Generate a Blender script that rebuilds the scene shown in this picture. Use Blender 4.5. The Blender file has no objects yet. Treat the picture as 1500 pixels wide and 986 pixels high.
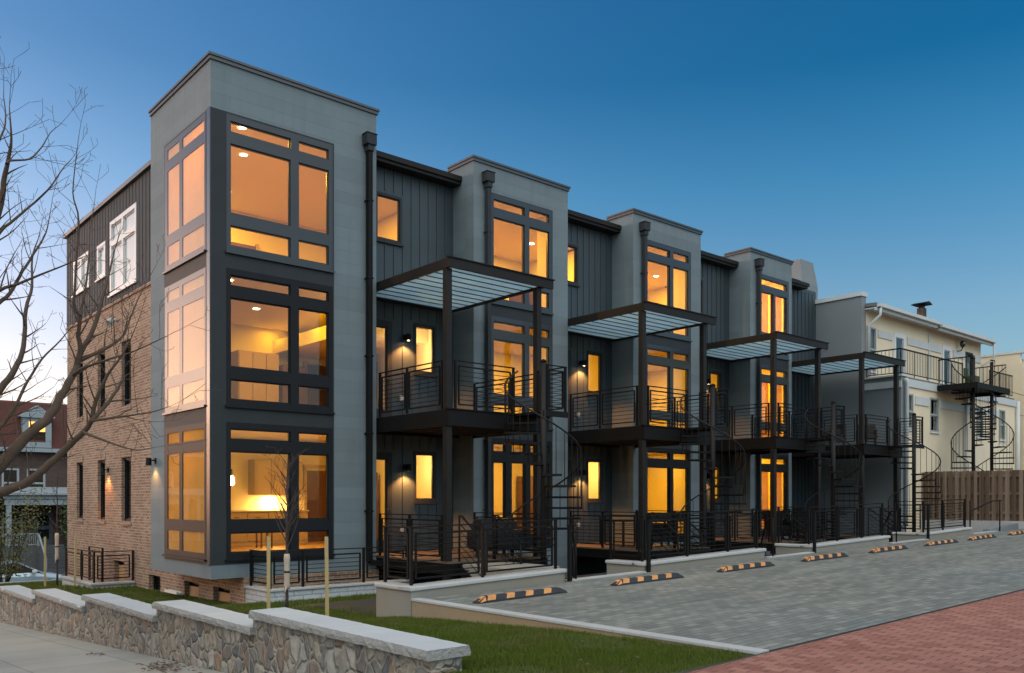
import bpy, math, random
from mathutils import Vector, noise
random.seed(7)
R = math.radians
S = bpy.context.scene
COL = S.collection

# ------------------------------------------------------------------ helpers
class MB:
    def __init__(s): s.v = []; s.f = []; s.sm = []
    def poly(s, pts, smooth=False):
        n = len(s.v); s.v += [tuple(p) for p in pts]; s.f.append(tuple(range(n, n+len(pts)))); s.sm.append(smooth)
    def box(s, x0, y0, z0, x1, y1, z1):
        if x0 > x1: x0, x1 = x1, x0
        if y0 > y1: y0, y1 = y1, y0
        if z0 > z1: z0, z1 = z1, z0
        n = len(s.v)
        s.v += [(x0,y0,z0),(x1,y0,z0),(x1,y1,z0),(x0,y1,z0),(x0,y0,z1),(x1,y0,z1),(x1,y1,z1),(x0,y1,z1)]
        for q in ((3,2,1,0),(4,5,6,7),(0,1,5,4),(1,2,6,5),(2,3,7,6),(3,0,4,7)):
            s.f.append(tuple(n+i for i in q)); s.sm.append(False)
    def abox(s, ax, c0, c1, a0, a1, z0, z1):      # ax 'y': wall across Y; ax 'x': wall across X
        if ax == 'y': s.box(a0, c0, z0, a1, c1, z1)
        else: s.box(c0, a0, z0, c1, a1, z1)
    def bar(s, p, q, w, h=None, up=(0,0,1)):
        h = h or w
        p = Vector(p); q = Vector(q); d = (q-p)
        if d.length < 1e-6: return
        d.normalize(); u = Vector(up)
        if abs(d.dot(u)) > .98: u = Vector((1,0,0))
        a = d.cross(u).normalized(); b = a.cross(d).normalized()
        n = len(s.v)
        for c in (p, q):
            for i, j in ((-1,-1),(1,-1),(1,1),(-1,1)):
                s.v.append(tuple(c + a*(i*w/2) + b*(j*h/2)))
        for f in ((0,1,2,3),(7,6,5,4),(0,4,5,1),(1,5,6,2),(2,6,7,3),(3,7,4,0)):
            s.f.append(tuple(n+i for i in f)); s.sm.append(False)
    def tube(s, pts, rad, n=6, cap=True):
        pts = [Vector(p) for p in pts]
        if not hasattr(rad, '__len__'): rad = [rad]*len(pts)
        base = len(s.v); pa = None
        for i, p in enumerate(pts):
            d = (pts[min(i+1, len(pts)-1)] - pts[max(i-1, 0)])
            if d.length < 1e-9: d = Vector((0,0,1))
            d.normalize()
            if pa is None:
                u = Vector((0,0,1)) if abs(d.z) < .9 else Vector((1,0,0))
                a = d.cross(u).normalized()
            else:
                a = (pa - d*pa.dot(d))
                a = a.normalized() if a.length > 1e-6 else d.orthogonal().normalized()
            pa = a; b = d.cross(a)
            for k in range(n):
                t = 2*math.pi*k/n
                s.v.append(tuple(p + (a*math.cos(t) + b*math.sin(t))*rad[i]))
        for i in range(len(pts)-1):
            for k in range(n):
                k2 = (k+1) % n
                s.f.append((base+i*n+k, base+i*n+k2, base+(i+1)*n+k2, base+(i+1)*n+k)); s.sm.append(True)
        if cap:
            s.f.append(tuple(base+k for k in reversed(range(n)))); s.sm.append(False)
            e = base+(len(pts)-1)*n
            s.f.append(tuple(e+k for k in range(n))); s.sm.append(False)
    def prism(s, prof, p0, p1, side=(1,0,0), up=(0,0,1)):   # 2-D profile swept from p0 to p1
        p0 = Vector(p0); p1 = Vector(p1); a = Vector(side); b = Vector(up); n = len(prof); k = len(s.v)
        for c in (p0, p1):
            for (x, z) in prof: s.v.append(tuple(c + a*x + b*z))
        for i in range(n):
            j = (i+1) % n
            s.f.append((k+i, k+j, k+n+j, k+n+i)); s.sm.append(False)
        s.f.append(tuple(k+i for i in reversed(range(n)))); s.f.append(tuple(k+n+i for i in range(n))); s.sm += [False, False]
    def wall(s, ax, c0, c1, a0, a1, z0, z1, holes):
        A = sorted({a0, a1, *[min(max(h[i], a0), a1) for h in holes for i in (0,1)]})
        Z = sorted({z0, z1, *[min(max(h[i], z0), z1) for h in holes for i in (2,3)]})
        def solid(i, j):
            if i < 0 or j < 0 or i >= len(A)-1 or j >= len(Z)-1: return False
            ca = (A[i]+A[i+1])/2; cz = (Z[j]+Z[j+1])/2
            return not any(h[0] < ca < h[1] and h[2] < cz < h[3] for h in holes)
        P = (lambda a, c, z: (a, c, z)) if ax == 'y' else (lambda a, c, z: (c, a, z))
        def q(*p):
            s.poly(p if ax == 'y' else p[::-1])
        for i in range(len(A)-1):
            for j in range(len(Z)-1):
                if not solid(i, j): continue
                l, r, b, t = A[i], A[i+1], Z[j], Z[j+1]
                q(P(l,c0,b), P(r,c0,b), P(r,c0,t), P(l,c0,t))
                q(P(r,c1,b), P(l,c1,b), P(l,c1,t), P(r,c1,t))
                if not solid(i-1, j): q(P(l,c1,b), P(l,c0,b), P(l,c0,t), P(l,c1,t))
                if not solid(i+1, j): q(P(r,c0,b), P(r,c1,b), P(r,c1,t), P(r,c0,t))
                if not solid(i, j-1): q(P(l,c1,b), P(r,c1,b), P(r,c0,b), P(l,c0,b))
                if not solid(i, j+1): q(P(l,c0,t), P(r,c0,t), P(r,c1,t), P(l,c1,t))
    def build(s, name, m, parent=None, bevel=0, origin=None):
        me = bpy.data.meshes.new(name)
        off = Vector((0,0,0))
        if parent is not None: off = wloc(parent)
        if origin is not None: off = Vector(origin)
        me.from_pydata([(x-off.x, y-off.y, z-off.z) for x, y, z in s.v], [], s.f)
        me.polygons.foreach_set('use_smooth', s.sm)
        ms = m if isinstance(m, (list, tuple)) else [m]
        for k in ms: me.materials.append(k)
        me.update()
        o = bpy.data.objects.new(name, me); COL.objects.link(o)
        if parent is not None: o.parent = parent
        if origin is not None: o.location = off - (wloc(parent) if parent is not None else Vector((0,0,0)))
        if bevel:
            b = o.modifiers.new('Bevel', 'BEVEL'); b.width = bevel; b.segments = 2; b.limit_method = 'ANGLE'
        return o
def wloc(o):
    v = Vector(o.location); p = o.parent
    while p: v = v + Vector(p.location); p = p.parent
    return v
def tag(o, label, cat, group=None):
    o['label'] = label; o['category'] = cat
    if group: o['group'] = group
    return o
def thing(name, label, cat, loc, group=None):
    o = bpy.data.objects.new(name, None); o.empty_display_size = .2; COL.objects.link(o); o.location = loc
    return tag(o, label, cat, group)
def struct(o, kind='structure'): o['kind'] = kind; return o
def copy_tree(o, parent=None):
    c = o.copy(); COL.objects.link(c); c.parent = parent
    for ch in list(o.children): copy_tree(ch, c)
    return c

# ------------------------------------------------------------------ materials
class NT:
    def __init__(s, name):
        s.m = bpy.data.materials.new(name); s.m.use_nodes = True; s.t = s.m.node_tree; s.t.nodes.clear()
        s.out = s.t.nodes.new('ShaderNodeOutputMaterial')
    def n(s, typ, ins=None, **kw):
        o = s.t.nodes.new('ShaderNode'+typ)
        for k, v in kw.items(): setattr(o, k, v)
        for k, v in (ins or {}).items():
            if isinstance(v, bpy.types.NodeSocket): s.t.links.new(v, o.inputs[k])
            else: o.inputs[k].default_value = v
        return o
    def link(s, a, b): s.t.links.new(a, b)
    def math(s, op, a, b=0.0, c=None):
        ins = {0: a, 1: b}
        if c is not None: ins[2] = c
        return s.n('Math', ins, operation=op).outputs[0]
    def mix(s, fac, a, b, blend='MIX'):
        o = s.n('Mix', data_type='RGBA', blend_type=blend)
        for k, v in ((0, fac), (6, a), (7, b)):
            if isinstance(v, bpy.types.NodeSocket): s.link(v, o.inputs[k])
            else: o.inputs[k].default_value = (v if k == 0 else (*v[:3], 1))
        return o.outputs[2]
    def ramp(s, fac, stops, interp='LINEAR'):
        o = s.n('ValToRGB', {0: fac}); e = o.color_ramp.elements; o.color_ramp.interpolation = interp
        while len(e) < len(stops): e.new(.5)
        for i, (p, c) in enumerate(stops): e[i].position = p; e[i].color = (*c[:3], 1) if len(c) >= 3 else (c[0],)*3+(1,)
        return o.outputs[0]
    def pos(s): return s.n('NewGeometry').outputs['Position']
    def wallvec(s, sc=1.0):       # (x+y, z, 0) from world position: works on every axis-aligned wall
        x = s.n('SeparateXYZ', {0: s.pos()})
        h = s.math('ADD', x.outputs[0], x.outputs[1])
        return s.n('CombineXYZ', {0: h, 1: x.outputs[2]}).outputs[0]
    def noise(s, sc, det=4, vec=None, rough=.55):
        return s.n('TexNoise', {'Vector': vec if vec is not None else s.pos(), 'Scale': sc, 'Detail': det, 'Roughness': rough})
    def bsdf(s, col, rough=.7, bump=None, bstr=.3, bdist=.02, spec=.4, metal=0, **kw):
        b = s.n('BsdfPrincipled')
        for k, v in (('Base Color', col), ('Roughness', rough), ('Specular IOR Level', spec), ('Metallic', metal)):
            if isinstance(v, bpy.types.NodeSocket): s.link(v, b.inputs[k])
            else: b.inputs[k].default_value = (*v[:3], 1) if k == 'Base Color' else v
        for k, v in kw.items(): b.inputs[k].default_value = v
        if bump is not None:
            bn = s.n('Bump', {'Strength': bstr, 'Distance': bdist, 'Height': bump}); s.link(bn.outputs[0], b.inputs['Normal'])
        s.link(b.outputs[0], s.out.inputs[0]); return b
def plain(name, col, rough=.6, var=.12, sc=3.0, bump=.0, spec=.4, metal=0, dirt=0):
    t = NT(name); nz = t.noise(sc, 5)
    c = t.mix(nz.outputs[0], tuple(x*(1-var) for x in col), tuple(x*(1+var) for x in col))
    if dirt:
        d = t.noise(.6, 6); f = t.ramp(d.outputs[0], [(.45, (0,0,0)), (.75, (1,1,1))])
        c = t.mix(t.math('MULTIPLY', f, dirt), c, tuple(x*.55 for x in col))
    fine = t.noise(60, 3)
    t.bsdf(c, rough, fine.outputs[0] if bump else None, bump, .004, spec, metal)
    return t.m
M = {}
def mat_panel(name, col):
    t = NT(name); w = t.wallvec()
    br = t.n('TexBrick', {'Vector': w, 'Scale': 1.0, 'Color1': (.9,.9,.9,1), 'Color2': (1.05,1.05,1.05,1), 'Mortar': (.86,.86,.86,1), 'Mortar Size': .004, 'Mortar Smooth': .4, 'Brick Width': 1.7, 'Row Height': .27, 'Bias': 0}, offset=.37)
    nz = t.noise(1.3, 6); n2 = t.noise(9, 4)
    c = t.mix(1.0, t.mix(nz.outputs[0], tuple(x*.9 for x in col), tuple(x*1.1 for x in col)), br.outputs[0], 'MULTIPLY')
    x = t.n('SeparateXYZ', {0: t.pos()})
    st = t.n('TexNoise', {'Vector': t.n('CombineXYZ', {0: t.math('MULTIPLY', x.outputs[0], 5), 1: t.math('MULTIPLY', x.outputs[1], 5), 2: t.math('MULTIPLY', x.outputs[2], .35)}).outputs[0], 'Scale': 1, 'Detail': 4})
    c = t.mix(t.ramp(st.outputs[0], [(.48, (0,0,0)), (.78, (.34,.34,.34))]), c, tuple(v*.72 for v in col))
    h = t.math('ADD', t.math('MULTIPLY', br.outputs['Fac'], -1.0), t.math('MULTIPLY', n2.outputs[0], .25))
    t.bsdf(c, .75, h, .5, .006, .2); return t.m
M['panel'] = mat_panel('grey_fibre_cement', (.178,.226,.248))
M['siding'] = plain('charcoal_siding', (.043,.061,.072), .5, .18, 1.4, .15, dirt=.3)
def mat_charcoal():
    t = NT('charcoal_paint'); nz = t.noise(2, 4)
    c = t.mix(nz.outputs[0], (.028,.033,.037), (.040,.046,.050))
    t.bsdf(c, .62, t.noise(25, 3).outputs[0], .04, .004, .22); return t.m
M['char'] = mat_charcoal()
M['trimg'] = plain('satin_corner_trim', (.05,.055,.06), .22, .1, 3, 0, .6)
M['siding2'] = plain('slate_siding', (.034,.052,.064), .7, .15, 1.4, .1, .2)
M['charf'] = plain('charcoal_frame', (.030,.035,.039), .34, .15, 4, 0, .5)
M['frame'] = plain('dark_bronze_frame', (.015,.017,.020), .5, .15, 4, 0, .15)
M['steel'] = plain('black_steel', (.009,.0085,.0085), .6, .25, 6, .05, .15)
M['steel_dark'] = plain('bronze_steel', (.017,.015,.014), .55, .2, 5, .05, .22)
M['greyf'] = plain('grey_white_frame', (.34,.37,.38), .5, .1, 4)
M['blind'] = plain('white_blind', (.86,.86,.84), .7, .02, 4)
M['wframe'] = plain('white_frame', (.72,.73,.74), .4, .05, 4)
M['coping'] = plain('metal_coping', (.075,.082,.085), .4, .15, 3, 0, .5, .3)
M['lead'] = plain('brown_grey_metal', (.12,.105,.095), .5, .2, 3)
M['soffit'] = plain('stained_soffit', (.045,.033,.026), .6, .3, 3, .1)
M['timber'] = plain('porch_boards', (.12,.085,.06), .6, .25, 4, .15)
def mat_brick(name, c1, c2, mortar, w=.215, h=.075, ms=.009):
    t = NT(name); v = t.wallvec()
    br = t.n('TexBrick', {'Vector': v, 'Scale': 1.0, 'Color1': (*c1,1), 'Color2': (*c2,1), 'Mortar': (*mortar,1), 'Mortar Size': ms, 'Mortar Smooth': .25, 'Brick Width': w, 'Row Height': h, 'Bias': -.1})
    nz = t.noise(14, 5); big = t.noise(.7, 4)
    c = t.mix(.55, br.outputs[0], t.mix(nz.outputs[0], (.25,.25,.25), (.85,.85,.85)), 'OVERLAY')
    c = t.mix(t.ramp(big.outputs[0], [(.35,(0,0,0)),(.75,(.35,.35,.35))]), c, tuple(x*.6 for x in c2))
    hgt = t.math('ADD', t.math('MULTIPLY', br.outputs['Fac'], -1), t.math('MULTIPLY', nz.outputs[0], .3))
    t.bsdf(c, .85, hgt, .9, .012, .25); return t.m
M['brick'] = mat_brick('tumbled_brick', (.39,.245,.16), (.20,.118,.078), (.50,.43,.35))
M['darkbrick'] = mat_brick('old_dark_brick', (.11,.07,.055), (.07,.045,.038), (.12,.10,.09))
M['whitebrick'] = mat_brick('painted_block', (.50,.53,.54), (.44,.47,.48), (.32,.34,.35), .42, .11, .012)
def mat_conc(name, c, sc=1.0, joint=None, warm=.0):
    t = NT(name); a = t.noise(1.1*sc, 7, rough=.62); b = t.noise(18, 5); g = t.noise(.35, 4)
    col = t.mix(a.outputs[0], tuple(x*.72 for x in c), tuple(x*1.25 for x in c))
    col = t.mix(t.math('MULTIPLY', b.outputs[0], .45), col, tuple(x*.7 for x in c))
    if warm: col = t.mix(t.ramp(g.outputs[0], [(.4,(0,0,0)),(.7,(warm,)*3)]), col, (c[0]*1.05, c[1]*.85, c[2]*.6))
    h = b.outputs[0]
    if joint:
        p = t.n('SeparateXYZ', {0: t.pos()})
        def line(s, per, off):
            f = t.math('FRACT', t.math('ADD', t.math('DIVIDE', s, per), off))
            f = t.math('ABSOLUTE', t.math('SUBTRACT', f, .5))
            return t.math('LESS_THAN', f, .007/per*1.2)
        j = t.math('MAXIMUM', line(p.outputs[0], joint[0], joint[2]), line(p.outputs[1], joint[1], joint[3]))
        col = t.mix(t.math('MULTIPLY', j, .7), col, tuple(x*.3 for x in c))
        cell = t.n('TexWhiteNoise', {0: t.n('CombineXYZ', {0: t.math('FLOOR', t.math('ADD', t.math('DIVIDE', p.outputs[0], joint[0]), joint[2]+.5)), 1: t.math('FLOOR', t.math('ADD', t.math('DIVIDE', p.outputs[1], joint[1]), joint[3]+.5))}).outputs[0]})
        col = t.mix(.35, col, t.mix(cell.outputs[0], (.4,.4,.4), (.62,.62,.62)), 'OVERLAY')
        h = t.math('SUBTRACT', h, t.math('MULTIPLY', j, 2))
    t.bsdf(col, .85, h, .35, .006, .3); return t.m
M['conc'] = mat_conc('board_concrete', (.30,.29,.255), warm=.5)
M['conc2'] = mat_conc('curb_concrete', (.33,.265,.175), 1.4, warm=.6)
M['capc'] = mat_conc('cast_cap', (.47,.48,.47), 1.5)
M['walk'] = mat_conc('sidewalk_concrete', (.36,.36,.33), .9, joint=(1.32,1.5,.26,.1), warm=.3)
M['stucco_g'] = plain('grey_stucco', (.215,.245,.26), .8, .2, 1.2, .3, dirt=.4)
M['stucco_y'] = plain('cream_stucco', (.80,.69,.50), .85, .1, 1.0, .25, dirt=.25)
M['trimw'] = plain('pale_trim', (.56,.60,.60), .6, .1, 2)
M['rooft'] = plain('grey_roofing', (.16,.165,.165), .8, .2, 4, .3)
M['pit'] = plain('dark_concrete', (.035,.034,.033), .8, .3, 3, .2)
def mat_glass(name, tint=(.95,.96,.95), refl=1.0, rough=0.0):
    t = NT(name)
    bf = t.n('NewGeometry').outputs['Backfacing']; fr = t.n('Fresnel', {'IOR': t.math('MULTIPLY_ADD', bf, 1/1.5-1.5, 1.5)})
    tr = t.n('BsdfTransparent', {0: (*tint,1)}); gl = t.n('BsdfGlossy', {'Color': (1,1,1,1), 'Roughness': rough})
    f = t.math('MINIMUM', t.math('MULTIPLY', fr.outputs[0], .6*refl), 1.0)
    wob = t.noise(1.7, 2); bn = t.n('Bump', {'Strength': .02, 'Distance': .02, 'Height': wob.outputs[0]}); t.link(bn.outputs[0], gl.inputs['Normal'])
    mx = t.n('MixShader', {0: f, 1: tr.outputs[0], 2: gl.outputs[0]}); t.link(mx.outputs[0], t.out.inputs[0]); return t.m
M['glass'] = mat_glass('window_glass')
M['shade'] = None
def mat_trans(name, col, k=.5, rib=None):
    t = NT(name); nz = t.noise(2, 4)
    c = t.mix(nz.outputs[0], tuple(x*.9 for x in col), tuple(min(1, x*1.08) for x in col))
    d = t.n('BsdfDiffuse', {0: c}); tl = t.n('BsdfTranslucent', {0: c})
    mx = t.n('MixShader', {0: k, 1: d.outputs[0], 2: tl.outputs[0]}); t.link(mx.outputs[0], t.out.inputs[0]); return t.m
M['shade'] = mat_trans('roller_shade_cloth', (.85,.59,.19), .5)
M['poly'] = mat_trans('polycarbonate_panel', (.58,.72,.78), .74)
M['rwall'] = plain('painted_plaster', (.78,.69,.46), .8, .03, 2)
M['rfloor'] = plain('oak_floor', (.42,.25,.12), .45, .2, 5)
M['rdark'] = plain('dark_room', (.03,.03,.032), .9, .1, 2)  # near-black tone stands in for the darkness of unlit rooms
M['cabinet'] = plain('shaker_cabinet', (.46,.34,.21), .5, .05, 3)
M['doorw'] = plain('stained_door', (.13,.062,.03), .5, .2, 4)
M['stone_top'] = plain('worktop', (.6,.55,.48), .3, .15, 8)
M['ply'] = plain('plywood_board', (.46,.27,.12), .7, .25, 3, .1)
def emis(name, col, st):
    t = NT(name); e = t.n('Emission', {0: (*col,1), 1: st}); t.link(e.outputs[0], t.out.inputs[0]); return t.m
M['bulb'] = emis('lamp_glow', (1,.62,.25), 14)
M['lens'] = emis('downlight_lens', (1,.72,.38), 9)
M['litwin'] = emis('far_lit_pane', (1,.42,.1), .55)
M['stake'] = plain('raw_timber', (.46,.36,.17), .8, .15, 6, .2)
M['wrap'] = plain('trunk_wrap', (.50,.42,.33), .85, .15, 12, .4)
M['bark'] = plain('grey_brown_bark', (.10,.068,.048), .85, .35, 9, .6)
M['bark2'] = plain('young_bark', (.07,.052,.045), .8, .3, 14, .4)
M['rubber'] = plain('black_rubber', (.036,.038,.042), .75, .35, 9, .3, dirt=.4)
M['reflect'] = plain('orange_yellow_tape', (.68,.31,.10), .55, .35, 9, dirt=.5)
M['wood_f'] = None
def mat_fence():
    t = NT('weathered_boards'); p = t.n('SeparateXYZ', {0: t.pos()})
    cell = t.n('TexWhiteNoise', {0: t.n('CombineXYZ', {0: t.math('FLOOR', t.math('DIVIDE', p.outputs[1], .075)), 1: t.math('FLOOR', t.math('MULTIPLY', p.outputs[0], 40))}).outputs[0]})
    gr = t.n('TexNoise', {'Vector': t.n('CombineXYZ', {0: t.math('MULTIPLY', p.outputs[0], 30), 1: t.math('MULTIPLY', p.outputs[1], 30), 2: t.math('MULTIPLY', p.outputs[2], 1.2)}).outputs[0], 'Scale': 1.5, 'Detail': 6})
    c = t.ramp(cell.outputs[0], [(0,(.11,.072,.05)),(.5,(.22,.15,.10)),(1,(.33,.25,.19))])
    c = t.mix(gr.outputs[0], c, t.mix(.5, c, (.06,.045,.035)))
    t.bsdf(c, .85, gr.outputs[0], .4, .01, .2); return t.m
M['wood_f'] = mat_fence()
def mat_pavers(name, cols, joint, bw, rh, ms, rot=0, offs=.5, mottle=.5, jit=None):
    t = NT(name)
    mp = t.n('Mapping', {0: t.pos(), 'Rotation': (0,0,rot)})
    br = t.n('TexBrick', {'Vector': mp.outputs[0], 'Scale': 1.0, 'Color1': (0,0,0,1), 'Color2': (1,1,1,1), 'Mortar': (.5,.5,.5,1), 'Mortar Size': ms, 'Mortar Smooth': .2, 'Brick Width': bw, 'Row Height': rh, 'Bias': 0}, offset=offs)
    c = t.ramp(br.outputs[0], cols)
    big = t.noise(.45, 5); fine = t.noise(40, 4)
    c = t.mix(mottle, c, t.mix(big.outputs[0], (.3,.3,.3), (.72,.72,.72)), 'OVERLAY')
    c = t.mix(.35, c, t.mix(fine.outputs[0], (.3,.3,.3), (.7,.7,.7)), 'OVERLAY')
    st = t.n('TexNoise', {'Vector': t.n('Mapping', {0: t.pos(), 'Scale': (.25,1.6,1)}).outputs[0], 'Scale': 1.2, 'Detail': 5})
    c = t.mix(t.ramp(st.outputs[0], [(.5,(0,0,0)),(.72,(.55,.55,.55))]), c, tuple(x*1.6 for x in cols[len(cols)//2][1]))
    c = t.mix(br.outputs['Fac'], c, joint)
    h = t.math('ADD', t.math('MULTIPLY', br.outputs['Fac'], -1), t.math('MULTIPLY', fine.outputs[0], .3))
    t.bsdf(c, .75, h, .7, .008, .35); return t.m
M['pav_g'] = mat_pavers('grey_pavers', [(0,(.145,.158,.142)),(.35,(.175,.187,.167)),(.7,(.205,.212,.187)),(1,(.27,.273,.24))], (.085,.09,.082), .24, .12, .006, mottle=.7)
def mat_redpav():
    t = NT('red_pavers'); p = t.n('SeparateXYZ', {0: t.pos()})
    row = t.math('DIVIDE', p.outputs[0], .115); ri = t.math('FLOOR', row); rf = t.math('FRACT', row)
    y = t.math('ADD', t.math('DIVIDE', p.outputs[1], .22), t.math('MULTIPLY', t.math('FRACT', t.math('MULTIPLY', ri, .5)), 1.0))
    yi = t.math('FLOOR', y); yf = t.math('FRACT', y)
    cell = t.n('TexWhiteNoise', {0: t.n('CombineXYZ', {0: ri, 1: yi}).outputs[0]})
    c = t.ramp(cell.outputs[0], [(0,(.255,.108,.08)),(.5,(.315,.143,.106)),(1,(.37,.18,.135))])
    wob = t.noise(30, 3)
    head = t.math('LESS_THAN', t.math('ADD', yf, t.math('MULTIPLY', t.math('SUBTRACT', wob.outputs[0], .5), .05)), .06)
    bed = t.math('LESS_THAN', rf, .05)
    big = t.noise(.5, 5); fine = t.noise(45, 4)
    c = t.mix(.45, c, t.mix(big.outputs[0], (.32,.32,.32), (.68,.68,.68)), 'OVERLAY'); c = t.mix(.4, c, t.mix(fine.outputs[0], (.3,.3,.3), (.7,.7,.7)), 'OVERLAY')
    sp = t.noise(3.5, 6); c = t.mix(t.ramp(sp.outputs[0], [(.66,(0,0,0)),(.8,(.5,.5,.5))]), c, (.42,.34,.29))
    c = t.mix(t.math('MULTIPLY', bed, .30), c, (.10,.05,.04)); c = t.mix(t.math('MULTIPLY', head, .8), c, (.07,.035,.028))
    h = t.math('ADD', t.math('MULTIPLY', t.math('MAXIMUM', head, t.math('MULTIPLY', bed, .5)), -1.0), t.math('MULTIPLY', fine.outputs[0], .4))
    t.bsdf(c, .8, h, .6, .008, .25); return t.m
M['pav_r'] = mat_redpav()
def mat_stone():
    t = NT('fieldstone'); x = t.n('SeparateXYZ', {0: t.pos()})
    wn = t.noise(1.8, 3)
    v0 = t.n('CombineXYZ', {0: x.outputs[0], 1: x.outputs[1], 2: t.math('MULTIPLY', x.outputs[2], .8)})
    v = t.n('VectorMath', {0: v0.outputs[0], 1: t.n('VectorMath', {0: wn.outputs['Color'], 'Scale': .38}, operation='SCALE').outputs[0]}, operation='ADD').outputs[0]
    f1 = t.n('TexVoronoi', {'Vector': v, 'Scale': 5.4, 'Randomness': .95}); ed = t.n('TexVoronoi', {'Vector': v, 'Scale': 5.4, 'Randomness': .95}, feature='DISTANCE_TO_EDGE')
    hs = t.n('SeparateColor', {0: f1.outputs['Color']})
    c = t.ramp(hs.outputs[0], [(0,(.10,.11,.118)),(.22,(.24,.235,.215)),(.42,(.31,.275,.22)),(.6,(.165,.163,.155)),(.75,(.37,.355,.32)),(.88,(.27,.185,.125)),(1,(.14,.145,.15))])
    n1 = t.noise(9, 6); n2 = t.noise(45, 4)
    c = t.mix(.75, c, t.mix(n1.outputs[0], (.12,.12,.12), (.88,.88,.88)), 'OVERLAY')
    c = t.mix(t.ramp(t.noise(3, 5).outputs[0], [(.5,(0,0,0)),(.7,(.5,.5,.5))]), c, (.24,.16,.10))
    m = t.ramp(ed.outputs['Distance'], [(.025,(1,1,1)),(.09,(0,0,0))])
    c = t.mix(m, c, (.36,.335,.28))
    h = t.math('ADD', t.math('MULTIPLY', t.ramp(ed.outputs['Distance'], [(0,(0,0,0)),(.16,(1,1,1))]), 1.0), t.math('ADD', t.math('MULTIPLY', n1.outputs[0], .55), t.math('MULTIPLY', n2.outputs[0], .12)))
    t.bsdf(c, .85, h, .9, .05, .3); return t.m
M['stone'] = mat_stone()
def mat_capstone():
    t = NT('bluestone_cap'); n1 = t.noise(2.5, 6); n2 = t.noise(22, 5)
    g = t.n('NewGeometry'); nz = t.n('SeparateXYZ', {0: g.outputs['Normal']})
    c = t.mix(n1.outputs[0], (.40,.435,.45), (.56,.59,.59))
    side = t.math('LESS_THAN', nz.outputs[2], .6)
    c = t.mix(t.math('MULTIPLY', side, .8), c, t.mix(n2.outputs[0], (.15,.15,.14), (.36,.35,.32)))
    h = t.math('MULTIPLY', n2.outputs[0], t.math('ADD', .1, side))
    t.bsdf(c, .75, h, .9, .03, .35); return t.m
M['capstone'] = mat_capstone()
def mat_grass():
    t = NT('lawn_blades'); n1 = t.noise(2.2, 4); n2 = t.noise(30, 2); n3 = t.noise(.9, 3)
    c = t.mix(n1.outputs[0], (.060,.098,.010), (.115,.160,.018))
    c = t.mix(t.math('MULTIPLY', n2.outputs[0], .6), c, (.13,.165,.02))
    c = t.mix(t.ramp(n3.outputs[0], [(.5,(0,0,0)),(.68,(.6,.6,.6))]), c, (.17,.15,.06))
    d = t.n('BsdfPrincipled', {'Base Color': c, 'Roughness': .6, 'Specular IOR Level': .25}); tl = t.n('BsdfTranslucent', {0: c})
    mx = t.n('MixShader', {0: .3, 1: d.outputs[0], 2: tl.outputs[0]}); t.link(mx.outputs[0], t.out.inputs[0]); return t.m
M['grass'] = mat_grass()
M['soil'] = plain('lawn_soil', (.055,.068,.018), .9, .4, 5, .5)
M['soil_b'] = plain('bare_soil', (.10,.07,.048), .95, .3, 8, .6)
M['ground'] = plain('distant_ground', (.09,.085,.07), .9, .3, .2, .2)
M['asph'] = plain('asphalt', (.055,.055,.057), .85, .25, 2, .3)
M['carpaint'] = plain('pale_blue_paint', (.42,.56,.64), .25, .03, 1, 0, .6, .2)
M['carglass'] = plain('tinted_glass', (.015,.02,.022), .06, .05, 1, 0, .8)
M['mansard'] = plain('red_slate', (.10,.034,.026), .8, .3, 5, .4)
M['porchw'] = plain('white_paint', (.29,.34,.36), .6, .06, 2)
M['steps'] = plain('grey_steps', (.10,.11,.12), .8, .15, 2)
M['leafy'] = plain('spring_leaf', (.15,.15,.035), .6, .3, 8)
M['evergreen'] = plain('dark_leaf', (.035,.06,.015), .6, .4, 8)
M['litter'] = plain('dead_leaves', (.11,.07,.05), .9, .4, 20)
M['whitepl'] = plain('white_plastic', (.72,.72,.70), .5, .05, 4)
M['wicker'] = plain('dark_wicker', (.03,.026,.022), .6, .3, 30, .6)
M['cover'] = plain('black_cover', (.016,.016,.017), .55, .2, 3, .2)
M['wire'] = M['steel']
# ------------------------------------------------------------------ terrain
def lerp_tab(tab, x):
    if x <= tab[0][0]: return tab[0][1]
    for (a, b), (c, d) in zip(tab, tab[1:]):
        if x <= c: return b + (d-b)*(x-a)/(c-a)
    return tab[-1][1]
LAWN = [(5.05,-1.62),(7.5,-1.67),(9.9,-1.79),(11.4,-1.885),(12.4,-2.0),(16.2,-2.08),(17.4,-2.24),(23,-2.37),(25,-2.37),(31,-2.72),(33.2,-2.9)]
def zlawn(y): return lerp_tab(LAWN, y)
def zlot(x): return -1.585 + .0205*(max(x, 5.5)-7.8)
def zwalk(y): return -1.65 - .06*min(max(y, -12), 44)
def sheet(name, m, xs, ys, zf):
    mb = MB()
    for i in range(len(xs)-1):
        for j in range(len(ys)-1):
            mb.poly([(x, y, zf(x, y)) for x, y in ((xs[i],ys[j]),(xs[i+1],ys[j]),(xs[i+1],ys[j+1]),(xs[i],ys[j+1]))])
    return struct(mb.build(name, m))
frange = lambda a, b, n: [a+(b-a)*i/n for i in range(n+1)]
sheet('ground', M['ground'], [-1500,-300,-60,-20,0,20,60,300,1500], [-1500,-300,-60,-12,0,10,20,30,44,70,300,1500], lambda x, y: min(zwalk(y)-.35, -2.0))
sheet('street', M['asph'], [-120,-20,0.2,8,20,60,120], [43,48,53.5], lambda x, y: -4.32)
sheet('side_street', M['asph'], [-9,-4,-1.6], frange(-20, 43, 14), lambda x, y: zwalk(y)-.14)
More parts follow.
